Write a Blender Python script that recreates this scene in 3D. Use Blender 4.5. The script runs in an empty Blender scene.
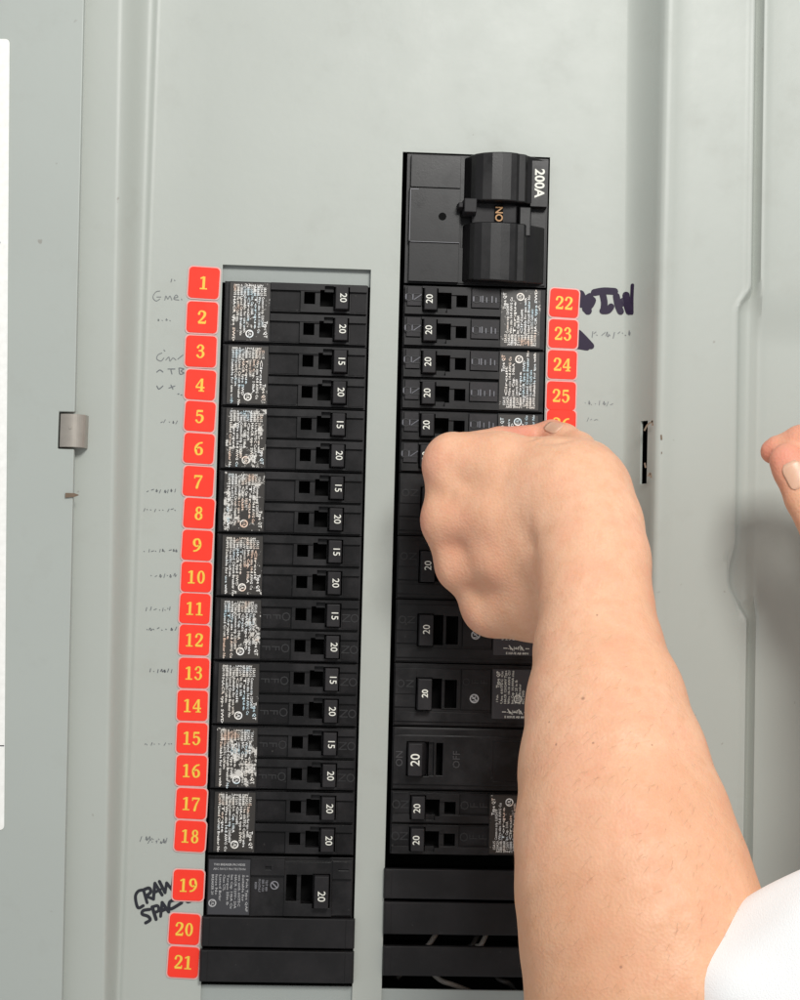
import bpy, bmesh, math, random
import numpy as np
from mathutils import Vector, Matrix
random.seed(7); np.random.seed(7)
S = bpy.context.scene
COL = S.collection
U = 0.0004            # one layout unit in metres (0.4 mm)
R = math.radians

# ------------------------------------------------------------------ camera
ROLL, PITCH, YAW = R(1.44), R(2.96), R(3.18)
DIST, FPX = 0.75, 1875.0
fw = Vector((math.sin(YAW)*math.cos(PITCH), math.cos(YAW)*math.cos(PITCH), math.sin(PITCH)))
rt0 = fw.cross(Vector((0, 0, 1))).normalized(); up0 = rt0.cross(fw)
rt = rt0*math.cos(ROLL) + up0*math.sin(ROLL)
up = -rt0*math.sin(ROLL) + up0*math.cos(ROLL)
CPOS = -fw*DIST
cd = bpy.data.cameras.new('camera'); co = bpy.data.objects.new('camera', cd); COL.objects.link(co)
m = Matrix((rt, up, -fw)).transposed().to_4x4(); m.translation = CPOS
co.matrix_world = m
cd.sensor_fit = 'VERTICAL'; cd.sensor_height = 24.0
cd.lens = 24.0*FPX/1000.0
cd.clip_start = 0.01; cd.clip_end = 50
S.camera = co

# ------------------------------------------------------------------ light
S.view_settings.view_transform = 'Standard'; S.view_settings.look = 'None'
S.view_settings.exposure = 0.0; S.view_settings.gamma = 1.0
W = bpy.data.worlds.new('World'); S.world = W; W.use_nodes = True
W.node_tree.nodes['Background'].inputs[0].default_value = (0.97, 0.985, 1.0, 1)
W.node_tree.nodes['Background'].inputs[1].default_value = 0.53
def area(name, loc, target, sx, sy, power, color):
    ld = bpy.data.lights.new(name, 'AREA'); ld.shape = 'RECTANGLE'; ld.size = sx; ld.size_y = sy
    ld.energy = power; ld.color = color
    o = bpy.data.objects.new(name, ld); COL.objects.link(o)
    o.location = loc
    d = Vector(target) - Vector(loc)
    o.rotation_euler = d.to_track_quat('-Z', 'Y').to_euler()
    return o
area('ceiling_lamp', (0.21, -0.98, 0.56), (0, 0, 0.02), 0.34, 0.26, 9.6, (1.0, 0.985, 0.95))

# ------------------------------------------------------------------ helpers
def P(px, py, d=0.0):
    """point of the place seen at photo position (px,py), d units in front of the cover plate"""
    v = fw + rt*((px-400)/FPX) + up*((500-py)/FPX)
    t = (-d*U - CPOS.y)/v.y
    return CPOS + v*t
def PX(px, py, d=0.0):
    p = P(px, py, d)/U
    return p.x, p.z
def link(name, me, mat=None, parent=None, loc=None):
    o = bpy.data.objects.new(name, me); COL.objects.link(o)
    if mat is not None and me is not None and not me.materials:
        me.materials.append(mat)
    if parent is not None: o.parent = parent
    if loc is not None: o.location = loc
    return o
def thing(name, label, cat, loc=(0, 0, 0), group=None, rot=0.0):
    o = bpy.data.objects.new(name, None); COL.objects.link(o)
    o.empty_display_size = 0.01
    o.location = loc; o.rotation_euler = (0, rot, 0)
    o['label'] = label; o['category'] = cat
    if group: o['group'] = group
    return o
def mesh(name, vs, fs, smooth=False):
    """vs in layout units (x right, y = height off the plate towards the viewer, z up)"""
    me = bpy.data.meshes.new(name)
    me.from_pydata([(a*U, -h*U, c*U) for a, h, c in vs], [], fs)
    me.update()
    if smooth:
        me.polygons.foreach_set('use_smooth', [True]*len(me.polygons))
    return me
def fixn(me):
    bm = bmesh.new(); bm.from_mesh(me)
    bmesh.ops.remove_doubles(bm, verts=bm.verts, dist=1e-7)
    bmesh.ops.recalc_face_normals(bm, faces=bm.faces)
    bm.to_mesh(me); bm.free(); me.update(); return me
def bevel(o, w=0.5, seg=2, ang=35):
    b = o.modifiers.new('bevel', 'BEVEL'); b.width = w*U; b.segments = seg
    b.limit_method = 'ANGLE'; b.angle_limit = R(ang); b.harden_normals = False
    return o
def box_vf(x0, x1, z0, z1, h0, h1, taper=0.0, tl=0, tr=0, tt=0, tb=0):
    a = taper
    vs = [(x0, h0, z0), (x1, h0, z0), (x1, h0, z1), (x0, h0, z1),
          (x0+a+tl, h1, z0+a+tb), (x1-a-tr, h1, z0+a+tb), (x1-a-tr, h1, z1-a-tt), (x0+a+tl, h1, z1-a-tt)]
    fs = [(3, 2, 1, 0), (4, 5, 6, 7), (0, 1, 5, 4), (1, 2, 6, 5), (2, 3, 7, 6), (3, 0, 4, 7)]
    return vs, fs
def join_vf(lst):
    V, F = [], []
    for vs, fs in lst:
        n = len(V); V += list(vs); F += [tuple(i+n for i in f) for f in fs]
    return V, F
def boxes(name, lst):
    V, F = join_vf([box_vf(*b) if isinstance(b, (tuple, list)) else box_vf(**b) for b in lst])
    return fixn(mesh(name, V, F))
def extrude_poly(name, pts, h0, h1):
    n = len(pts)
    vs = [(x, h0, z) for x, z in pts] + [(x, h1, z) for x, z in pts]
    fs = [tuple(range(n))[::-1], tuple(range(n, 2*n))] + [(i, (i+1) % n, n+(i+1) % n, n+i) for i in range(n)]
    return fixn(mesh(name, vs, fs))
def rrect(x0, x1, z0, z1, r, n=5):
    pts = []
    for cx, cz, a0 in ((x1-r, z1-r, 0), (x0+r, z1-r, 90), (x0+r, z0+r, 180), (x1-r, z0+r, 270)):
        for k in range(n+1):
            a = R(a0 + 90*k/n); pts.append((cx+r*math.cos(a), cz+r*math.sin(a)))
    return pts
def smoothline(p, n=6):
    if len(p) < 3: return [tuple(q) for q in p]
    out = []; P_ = [p[0]]+list(p)+[p[-1]]
    for i in range(1, len(P_)-2):
        a, b, c, d = [np.array(q, float) for q in P_[i-1:i+3]]
        for k in range(n):
            t = k/n
            out.append(tuple(0.5*((2*b)+(-a+c)*t+(2*a-5*b+4*c-d)*t*t+(-a+3*b-3*c+d)*t**3)))
    out.append(tuple(p[-1])); return out
def ribbon(pts, w, h, smooth=True, cap=True):
    """flat stroke; pts (x,z) or (x,z,w)"""
    q = [(p[0], p[1], p[2] if len(p) > 2 else w) for p in pts]
    if smooth: q = smoothline(q)
    vs, fs = [], []
    n = len(q)
    for i, (x, z, ww) in enumerate(q):
        a = q[max(0, i-1)]; b = q[min(n-1, i+1)]
        dx, dz = b[0]-a[0], b[1]-a[1]; L = math.hypot(dx, dz) or 1
        nx, nz = -dz/L*ww/2, dx/L*ww/2
        vs += [(x+nx, h, z+nz), (x-nx, h, z-nz)]
        if i: fs.append((2*i-2, 2*i-1, 2*i+1, 2*i))
    if cap:
        for k, (x, z, ww) in enumerate((q[0], q[-1])):
            n0 = len(vs)
            for j in range(10):
                a = 2*math.pi*j/10; vs.append((x+ww/2*math.cos(a), h+0.004*(k+1), z+ww/2*math.sin(a)))
            fs.append(tuple(range(n0, n0+10)))
    return vs, fs
def tube_mesh(name, pts, r, n=10, close=True):
    """pts (x,h,z) units"""
    q = smoothline(pts, 6); vs, fs = [], []
    for i, p in enumerate(q):
        a = Vector(q[max(0, i-1)]); b = Vector(q[min(len(q)-1, i+1)]); t = (b-a).normalized()
        s = t.cross(Vector((0.13, 0.2, 0.97))).normalized(); v = t.cross(s)
        rr = r[i] if isinstance(r, list) else r
        for j in range(n):
            an = 2*math.pi*j/n; w = Vector(p)+s*rr*math.cos(an)+v*rr*math.sin(an); vs.append(tuple(w))
        if i:
            for j in range(n):
                fs.append(((i-1)*n+j, (i-1)*n+(j+1) % n, i*n+(j+1) % n, i*n+j))
    fs += [tuple(range(n)), tuple(range(len(vs)-n, len(vs)))]
    me = fixn(mesh(name, vs, fs, False)); me.polygons.foreach_set('use_smooth', [True]*len(me.polygons)); return me
_tc = {}
def text_vf(s, size, bold=0.0, res=2, shear=0.0, xs=1.0, align='CENTER', thick=0.0):
    """outline text turned into faces, centred; returns verts in units (x, h, z)"""
    key = (s, size, bold, res, shear, xs, align, thick)
    if key in _tc: return _tc[key]
    c = bpy.data.curves.new('t', 'FONT'); c.body = s; c.size = size; c.offset = bold; c.resolution_u = res
    c.shear = shear; c.align_x = align; c.align_y = 'CENTER'; c.extrude = thick/2
    o = bpy.data.objects.new('t', c); COL.objects.link(o)
    dg = bpy.context.evaluated_depsgraph_get()
    me = bpy.data.meshes.new_from_object(o.evaluated_get(dg))
    vs = [(v.co.x*xs, v.co.z+thick/2, v.co.y) for v in me.vertices]
    fs = [tuple(p.vertices) for p in me.polygons]
    bpy.data.objects.remove(o); bpy.data.curves.remove(c); bpy.data.meshes.remove(me)
    _tc[key] = (vs, fs); return vs, fs
def put(vf, x, z, h, rot=0, sx=1, sz=1):
    c, s = math.cos(R(rot)), math.sin(R(rot))
    return [(x+(a*sx*c-b*sz*s), h+hh, z+(a*sx*s+b*sz*c)) for a, hh, b in vf[0]], vf[1]
def step_vf(xs, ys, H, bottom):
    """relief of flat cells with upright walls; ys grow downwards from the top edge"""
    vs, fs = [], []
    nx, ny = len(xs)-1, len(ys)-1
    def q(a, b, c, d):
        n = len(vs); vs.extend([a, b, c, d]); fs.append((n, n+1, n+2, n+3))
    for j in range(ny):
        for i in range(nx):
            h = H[j][i]; x0, x1, z0, z1 = xs[i], xs[i+1], -ys[j], -ys[j+1]
            q((x0, h, z1), (x1, h, z1), (x1, h, z0), (x0, h, z0))
            g = H[j][i+1] if i+1 < nx else bottom
            if g != h: q((x1, h, z1), (x1, g, z1), (x1, g, z0), (x1, h, z0))
            g = H[j+1][i] if j+1 < ny else bottom
            if g != h: q((x1, h, z1), (x0, h, z1), (x0, g, z1), (x1, g, z1))
            if i == 0: q((x0, h, z0), (x0, bottom, z0), (x0, bottom, z1), (x0, h, z1))
            if j == 0: q((x0, h, z0), (x1, h, z0), (x1, bottom, z0), (x0, bottom, z0))
    return vs, fs
def stepmesh(name, xs, ys, default, rules, bottom=-30):
    """rules: (x0,x1,y0,y1,height) later wins"""
    xs = set(xs); ys = set(ys)
    for a, b, c, d, h in rules: xs |= {a, b}; ys |= {c, d}
    xs = sorted(xs); ys = sorted(ys)
    H = [[default]*(len(xs)-1) for _ in range(len(ys)-1)]
    for a, b, c, d, h in rules:
        for j in range(len(ys)-1):
            for i in range(len(xs)-1):
                if xs[i] >= a-1e-6 and xs[i+1] <= b+1e-6 and ys[j] >= c-1e-6 and ys[j+1] <= d+1e-6: H[j][i] = h
    return fixn(mesh(name, *step_vf(xs, ys, H, bottom)))

# ------------------------------------------------------------------ materials
def newmat(name):
    m = bpy.data.materials.new(name); m.use_nodes = True
    nt = m.node_tree; b = nt.nodes['Principled BSDF']
    return m, nt, b
def node(nt, t, **kw):
    n = nt.nodes.new(t)
    for k, v in kw.items():
        if k in n.inputs: n.inputs[k].default_value = v
        else: setattr(n, k, v)
    return n
def coords(nt, world=True):
    if world:
        return node(nt, 'ShaderNodeNewGeometry').outputs['Position']
    return node(nt, 'ShaderNodeTexCoord').outputs['Object']
def noise(nt, vec, scale, detail=4, rough=0.55):
    n = node(nt, 'ShaderNodeTexNoise'); n.inputs['Scale'].default_value = scale
    n.inputs['Detail'].default_value = detail; n.inputs['Roughness'].default_value = rough
    nt.links.new(vec, n.inputs['Vector']); return n.outputs['Fac']
def ramp(nt, fac, stops):
    r = node(nt, 'ShaderNodeValToRGB'); e = r.color_ramp.elements
    while len(e) < len(stops): e.new(0.5)
    for k, (p, c) in enumerate(stops):
        e[k].position = p; e[k].color = (*c, 1) if len(c) == 3 else c
    nt.links.new(fac, r.inputs['Fac']); return r.outputs['Color']
def mixc(nt, fac, a, b, mode='MIX'):
    m = node(nt, 'ShaderNodeMix', data_type='RGBA', blend_type=mode)
    for sock, v in ((m.inputs[0], fac), (m.inputs[6], a), (m.inputs[7], b)):
        if isinstance(v, bpy.types.NodeSocket): nt.links.new(v, sock)
        elif isinstance(v, (int, float)): sock.default_value = v
        else: sock.default_value = (*v, 1)
    return m.outputs[2]
def bump(nt, b, hgt, strength, dist):
    n = node(nt, 'ShaderNodeBump'); n.inputs['Strength'].default_value = strength; n.inputs['Distance'].default_value = dist
    nt.links.new(hgt, n.inputs['Height']); nt.links.new(n.outputs['Normal'], b.inputs['Normal'])
g = lambda v: (v, v, v)

def paint_mat(name, base, rough=0.42):
    m, nt, b = newmat(name); c = coords(nt)
    big = noise(nt, c, 7, 3); fine = noise(nt, c, 260, 3); med = noise(nt, c, 38, 5, 0.65)
    c1 = mixc(nt, ramp(nt, big, [(0.35, g(0)), (0.68, g(1))]), [v*0.97 for v in base], [v*1.03 for v in base])
    sm = ramp(nt, med, [(0.56, g(0)), (0.76, g(0.30))])
    c2 = mixc(nt, sm, c1, [base[0]*0.80, base[1]*0.77, base[2]*0.74])
    sp = ramp(nt, noise(nt, c, 170, 2), [(0.765, g(0)), (0.80, g(0.5))])
    c3 = mixc(nt, sp, c2, (0.20, 0.17, 0.14))
    nt.links.new(c3, b.inputs['Base Color'])
    rr = ramp(nt, med, [(0.3, g(rough-0.015)), (0.7, g(rough+0.05))])
    nt.links.new(rr, b.inputs['Roughness'])
    bump(nt, b, fine, 0.10, 0.0004)
    b.inputs['Specular IOR Level'].default_value = 0.45
    return m
M = {}
M['paint'] = paint_mat('grey_enamel', (0.42, 0.445, 0.408))
M['paint_door'] = paint_mat('grey_door_enamel', (0.40, 0.43, 0.40))
M['tab'] = paint_mat('grey_tab_enamel', (0.34, 0.37, 0.35), 0.4)

def plastic(name, base=0.017, dust=0.07, rough=0.42, seed=0.0, spec=0.17):
    m, nt, b = newmat(name); c = coords(nt)
    n1 = noise(nt, c, 55, 6, 0.7); n2 = noise(nt, c, 420, 3, 0.6); n3 = noise(nt, c, 1300, 2)
    f = ramp(nt, n1, [(0.42, g(0)), (0.8, g(0.55))])
    col = mixc(nt, f, (base*1.02, base*0.97, base*1.03), (dust*1.0, dust*0.94, dust*0.99))
    sp = ramp(nt, n2, [(0.70, g(0)), (0.78, g(0.55))])
    col = mixc(nt, sp, col, (dust*1.9, dust*1.8, dust*1.7))
    nt.links.new(col, b.inputs['Base Color'])
    nt.links.new(ramp(nt, n1, [(0.3, g(rough-0.06)), (0.75, g(rough+0.2))]), b.inputs['Roughness'])
    bump(nt, b, n3, 0.05, 0.0002)
    b.inputs['Specular IOR Level'].default_value = spec
    return m
M['black'] = plastic('black_breaker_plastic', 0.007, 0.042, 0.34, 0, 0.26)
M['toggle'] = plastic('toggle_plastic', 0.019, 0.048, 0.40)
M['panel'] = plastic('recess_plastic', 0.008, 0.048, 0.40)
M['filler'] = plastic('filler_plastic', 0.010, 0.026, 0.42, 0, 0.24)
M['main'] = plastic('main_breaker_plastic', 0.007, 0.016, 0.30, 0, 0.3)
def flat(name, col, rough=0.5, metal=0.0, spec=0.5):
    m, nt, b = newmat(name); c = coords(nt)
    n = noise(nt, c, 350, 3)
    cc = mixc(nt, n, [v*0.85 for v in col], [min(1, v*1.12) for v in col])
    nt.links.new(cc, b.inputs['Base Color']); b.inputs['Roughness'].default_value = rough
    b.inputs['Metallic'].default_value = metal; b.inputs['Specular IOR Level'].default_value = spec
    return m
M['hole'] = flat('slot_black', (0.004, 0.004, 0.004), 0.8, 0, 0.1)
M['white_print'] = flat('white_print', (0.78, 0.78, 0.70), 0.5)
M['gray_print'] = flat('gray_print', (0.22, 0.22, 0.24), 0.45)
M['orange_print'] = flat('orange_print', (0.48, 0.25, 0.09), 0.5)
M['emboss'] = flat('embossed_letter', (0.13, 0.13, 0.15), 0.35)
M['emboss_dark'] = flat('faint_embossed_letter', (0.012, 0.012, 0.013), 0.55)
M['card'] = flat('paper_card', (0.90, 0.90, 0.86), 0.7)
M['ink'] = flat('black_marker_ink', (0.012, 0.013, 0.02), 0.4)
M['purple'] = flat('purple_marker_ink', (0.024, 0.015, 0.038), 0.5, 0, 0.2)
M['pale_ink'] = flat('faded_ink', (0.17, 0.18, 0.185), 0.5)
M['mid_ink'] = flat('pencil_ink', (0.13, 0.14, 0.15), 0.5)
M['metal'] = flat('zinc_metal', (0.36, 0.33, 0.29), 0.38, 0.35)
M['rust'] = flat('scratched_steel', (0.17, 0.12, 0.08), 0.6, 0.2)
M['inner'] = flat('interior_dark', (0.01, 0.01, 0.01), 0.8)
M['wire'] = flat('wire_insulation', (0.06, 0.058, 0.055), 0.4)
M['wirew'] = flat('white_wire_insulation', (0.5, 0.48, 0.44), 0.4)

def label_bg(name, base, thr=0.66):
    m, nt, b = newmat(name); c = coords(nt)
    n = noise(nt, c, 300, 5, 0.75); n2 = noise(nt, c, 34, 3)
    a = node(nt, 'ShaderNodeMath', operation='ADD'); nt.links.new(n, a.inputs[0])
    mm = node(nt, 'ShaderNodeMath', operation='MULTIPLY'); nt.links.new(n2, mm.inputs[0]); mm.inputs[1].default_value = 0.55
    nt.links.new(mm.outputs[0], a.inputs[1])
    f = ramp(nt, a.outputs[0], [(thr+0.30, g(0)), (thr+0.335, g(1))])
    a.inputs[1].default_value = 0
    col = mixc(nt, f, base, (0.62, 0.60, 0.56))
    nt.links.new(col, b.inputs['Base Color']); b.inputs['Roughness'].default_value = 0.38
    return m
M['label'] = label_bg('worn_foil_label', (0.030, 0.026, 0.022), 0.60)
M['label_worn'] = label_bg('heavily_worn_foil_label', (0.030, 0.026, 0.022), 0.555)
M['label_g'] = label_bg('charcoal_label', (0.040, 0.040, 0.045), 0.75)
def foil():
    m, nt, b = newmat('silver_foil_print'); c = coords(nt)
    n = noise(nt, c, 110, 2); n2 = noise(nt, c, 520, 3)
    col = ramp(nt, n, [(0.33, (0.85, 0.60, 0.46)), (0.43, (0.92, 0.88, 0.80)), (0.58, (0.92, 0.92, 0.90)), (0.68, (0.55, 0.74, 0.82))])  # warm and bluish foil glints painted into the print colour
    col = mixc(nt, ramp(nt, n2, [(0.34, g(0.6)), (0.46, g(0))]), col, (0.12, 0.11, 0.10))
    nt.links.new(col, b.inputs['Base Color']); b.inputs['Roughness'].default_value = 0.4
    return m
M['foil'] = foil()
def sticker_mat():
    m, nt, b = newmat('red_sticker_vinyl'); c = coords(nt)
    n = noise(nt, c, 90, 3)
    col = mixc(nt, n, (0.93, 0.040, 0.020), (0.98, 0.056, 0.032))
    nt.links.new(col, b.inputs['Base Color']); b.inputs['Roughness'].default_value = 0.5; b.inputs['Specular IOR Level'].default_value = 0.22
    bump(nt, b, noise(nt, c, 130, 2), 0.2, 0.0008)
    return m
M['red'] = sticker_mat()
M['halo'] = flat('clear_sticker_margin', (0.74, 0.42, 0.39), 0.45)
M['yellow'] = flat('yellow_print', (0.95, 0.58, 0.06), 0.5)
M['dyellow'] = flat('amber_print', (0.80, 0.30, 0.03), 0.5)

# ------------------------------------------------------------------ interior + cover
def st(o): o['kind'] = 'structure'; return o
# the open box behind the cover: back and four sides
ib = boxes('panel_interior', [(-330, 370, -640, 560, -230, -224), (-336, -330, -640, 560, -230, -8), (370, 376, -640, 560, -230, -8),
                              (-336, 376, 560, 566, -230, -8), (-336, 376, -646, -640, -230, -8)])
st(link('panel_interior', ib, M['inner']))

cover = thing('panel_cover', 'grey painted steel breaker panel cover with two columns of black breakers', 'electrical panel')
ZT, ZB = 700.0, -700.0
def lerpline(a, b):
    """world x as a function of z for an edge seen through two photo points"""
    (x0, z0), (x1, z1) = PX(*a), PX(*b)
    return lambda z: x0+(x1-x0)*(z-z0)/(z1-z0)
eB = lerpline((118.5, 100), (104.5, 1000)); eC = lerpline((152, 100), (120.5, 1000))
eD = lerpline((626, 60), (622, 440)); eE = lerpline((657.5, 10), (648, 440))
eG = lerpline((750.5, 20), (741, 700))
OPL = (-183.5, -35.0, -545.0, 231.0)     # left opening x0,x1,z0,z1
OPR = (-6.0, 143.6, -545.0, 352.0)
def sm(t): t = max(0, min(1, t)); return t*t*(3-2*t)
FL = 26.0; FR = 36.0
zs = sorted(set([ZT, ZB, 231.0, 352.0, -545.0, 85.0, 22.0] + [float(v) for v in range(-700, 701, 20)] + [float(v) for v in range(-160, 241, 5)]))
colspec = []   # functions z -> (x, h)
for xx in (-640, -500, -400, -350): colspec.append(lambda z, xx=xx: (xx, FL))
colspec.append(lambda z: (eB(z)-7, FL)); colspec.append(lambda z: (eB(z)-3, FL))
for k in range(0, 13):
    t = k/12
    # pressed edge: small raised bead on each side of the slope
    def f(z, t=t):
        x = eB(z)+(eC(z)-eB(z))*t
        h = FL*(1-sm((t-0.06)/0.82))
        if t > 0.9: h = 0.0
        return (x, h)
    colspec.append(f)
colspec.append(lambda z: (eC(z)+1.5, 0.9)); colspec.append(lambda z: (eC(z)+3.5, 0.3)); colspec.append(lambda z: (eC(z)+6, 0.0))
iL0 = len(colspec)
for xx in (-200.0, OPL[0], OPL[1], OPR[0], OPR[1], 190.0): colspec.append(lambda z, xx=xx: (xx, 0.0))
iR0 = len(colspec)
for k in range(0, 11):
    t = k/10
    colspec.append(lambda z, t=t: (eD(z)+(eE(z)-eD(z))*t, FR*(t**1.7)*(1 if t < 1 else 1)))
for dx, dh in ((2, 1.6), (5, 2.4), (9, 2.2), (14, 1.2), (20, 0.3), (30, 0)):
    colspec.append(lambda z, dx=dx, dh=dh: (eE(z)+dx, FR+dh))
# groove with the pressed finger notch between z ~ +215 and -110
def notch(z):
    return sm((222-z)/26)*sm((z+106)/34)
def nlow(z):
    return sm((-30-z)/35)*sm((z+112)/14)
def gx(z, off): return eG(z)+off
for off, dep, nx in ((-50, 0, 0), (-34, 0, -3), (-22, 0, -8), (-14, 0.0, -11), (-9, -0.2, -12), (-6.5, 1.0, -12), (-4.5, 0.2, -12), (-3, -5, -12), (0, -8, -9), (3, -5, -5), (5, 0.5, -2), (7, 1.2, 0), (10, 0.2, 0), (16, -0.5, 0), (30, -1, 0)):
    def f(z, off=off, dep=dep, nx=nx):
        n = notch(z); l = nlow(z)
        h = FR+dep
        if off > -7: h = FR + dep*(1-0.45*n) - 6*(n if off < 6 else sm((222-z)/60)*sm((z+190)/150))*sm((off+7)/10)
        if -15 < off < 12: h -= 4*l*sm((off+15)/8)
        return (gx(z, off)+nx*n - 5*l*(1 if -12 < off < 3 else 0), h)
    colspec.append(f)
for xx in (60, 110, 200, 300):
    def f(z, xx=xx):
        n = sm((222-z)/60)*sm((z+190)/150); return (gx(z, xx), FR-1-6*n*(1-sm((xx-30)/150)))
    colspec.append(f)
cols = len(colspec)
V, F = [], []
for z in zs:
    for f in colspec:
        x, h = f(z); V.append((x, h, z))
def in_open(i, z0, z1):
    zc = (z0+z1)/2
    if i == iL0+1 and OPL[2] < zc < OPL[3]: return True
    if i == iL0+3 and OPR[2] < zc < OPR[3]: return True
    if iR0+6 <= i <= iR0+7 and 22 < zc < 85: return True
    return False
for j in range(len(zs)-1):
    for i in range(cols-1):
        if in_open(i, zs[j], zs[j+1]): continue
        a = j*cols+i; F.append((a, a+1, a+cols+1, a+cols))
cm = mesh('cover_plate', V, F, True)
cp = link('cover_plate', cm, M['paint'], cover)
so = cp.modifiers.new('thickness', 'SOLIDIFY'); so.thickness = 3*U; so.offset = -1
ws = cp.modifiers.new('es', 'EDGE_SPLIT'); ws.split_angle = R(50)
# grey blanking tabs in the openings (top left, both bottoms)
tb = boxes('blanking_tab', [(-186, -33.0, 214.0, 234.0, -12, -7)])
bevel(link('blanking_tab', tb, M['tab'], cover), 0.5)
tb = boxes('blanking_tab', [(-186, -32, -560, -482, -7.5, -3.6)])
bevel(link('blanking_tab', tb, M['tab'], cover), 0.6)
tb = boxes('blanking_tab', [(-9, 146, -560, -484, -7.5, -3.6)])
bevel(link('blanking_tab', tb, M['tab'], cover), 0.6)
# scratches around the latch slot
for pts, w in (([(643.5, 431), (647, 425), (652, 421.5)], 1.7), ([(651.5, 420.5), (652, 426)], 1.6), ([(660.5, 435), (661, 440)], 1.5),
               ([(644, 463), (645, 468)], 1.6), ([(647.5, 476.5), (649.5, 473.5), (650.5, 478)], 2.0), ([(661, 452), (661, 454)], 0.8)):
    q = [PX(x, y, FR) for x, y in pts]
    V_, F_ = ribbon(q, w, FR+3.2, cap=False)
    o = link('scratch', mesh('scratch', V_, F_), M['rust'], cover)
for (x, y, h) in ((751, 240, 5), (742, 640, 7), (741.5, 765, 6)):
    x_, z_ = PX(x, y, FR); V_, F_ = ribbon([(x_, z_-h), (x_+0.3, z_), (x_, z_+h)], 1.1, FR-3.5, cap=False)
    link('scratch', mesh('scratch', V_, F_), M['rust'], cover)

# the door leaf on the left with a notch for its hinge
ed = lambda y, d=42: PX(84-22*y/1000.0, y, d)
(a, za), (b, zb) = ed(-150), ed(1150)
h0x = PX(59, 413, 42)[0]; z0_, z1_ = PX(70, 412.5, 36)[1], PX(70, 449.5, 36)[1]
ex = lambda z: a+(b-a)*(z-za)/(zb-za)
pts = [(-760, zb), (ex(zb), zb), (ex(z1_), z1_), (h0x, z1_), (h0x, z0_), (ex(z0_), z0_), (ex(za), za), (-760, za)]
door = bevel(link('door', extrude_poly('door', pts, 32, 42), M['paint_door'], cover), 1.0, 3)
# folded lip along the door edge
lip = extrude_poly('door_lip', [(ex(zb)-5, zb), (ex(zb)-1.2, zb), (ex(z1_-6)-1.2, z1_-6), (ex(z1_-6)-5, z1_-6)], 27.2, 31.9)
link('door_lip', lip, M['paint_door'], door)
lip = extrude_poly('door_lip', [(ex(z0_+6)-5, z0_+6), (ex(z0_+6)-1.2, z0_+6), (ex(za)-1.2, za), (ex(za)-5, za)], 27.2, 31.9)
link('door_lip', lip, M['paint_door'], door)
# hinge knuckle
hx0, hx1 = PX(60.5, 430, 38)[0], PX(87, 430, 38)[0]; hz0, hz1 = PX(72, 447.5, 38)[1], PX(72, 414.5, 38)[1]
n = 14; pv = []
for k in range(n+1):
    t = k/n; x = hx0+(hx1-hx0)*t; pv.append((x, 33+12*math.sin(math.pi*min(1, (0.15+0.85*t)))**0.45 if t < 1 else 27))
V_ = []; F_ = []
for k, (x, h) in enumerate(pv):
    V_ += [(x, h, hz0), (x, h, hz1), (x, 26.6, hz0), (x, 26.6, hz1)]
    if k:
        c = 4*k; F_ += [(c-4, c, c+1, c-3), (c-4, c-2, c+2, c), (c-3, c+1, c+3, c-1), (c-2, c-1, c+3, c+2)]
F_ += [(0, 1, 3, 2), (4*n, 4*n+2, 4*n+3, 4*n+1)]
hg = bevel(link('hinge', fixn(mesh('hinge', V_, F_)), M['metal'], cover), 0.8, 2, 40)
tbx = [PX(66, 498, 38), PX(75, 493.5, 38)]
rv = extrude_poly('hinge_tab', [(tbx[0][0], tbx[0][1]), (tbx[1][0], tbx[0][1]+1), (tbx[1][0]+4, tbx[0][1]+2.6), (tbx[1][0]+4, tbx[0][1]+3.4), (tbx[1][0], tbx[1][1]), (tbx[0][0], tbx[1][1])], 41.5, 44)
link('hinge_tab', rv, M['rust'], cover)
xr, zr = PX(71, 428, 41); link('rivet', extrude_poly('rivet', [(xr+1.3*math.cos(k*math.pi/4), zr+1.3*math.sin(k*math.pi/4)) for k in range(8)], 44, 45.8), M['metal'], hg)

# directory card on the door
cr0, cz0 = PX(9.6, 39, 43); cr1, cz1 = PX(4.2, 830, 43)
ang = math.atan2(cr0-cr1, cz0-cz1)
card = thing('directory_card', 'white paper directory card with rounded corners stuck on the left door', 'paper card')
hh = math.hypot(cr0-cr1, cz0-cz1)
Vc = extrude_poly('card_sheet', rrect(-330, 0, -hh, 0, 4), 42.2, 43.0)
o = link('card_sheet', Vc, M['card'], card)
card.location = (cr0*U, 0, cz0*U); card.rotation_euler = (0, ang, 0)
zl = PX(2, 746, 43)[1]-cz0
o = link('printed_line', mesh('printed_line', *ribbon([(-300, zl), (-0.5, zl)], 1.0, 43.2, False, False)), M['ink'], card)
zl = PX(2, 242, 43)[1]-cz0
o = link('printed_letter', mesh('printed_letter', *put(text_vf('o', 9), -9.5, zl, 43.2)), M['mid_ink'], card)

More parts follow.
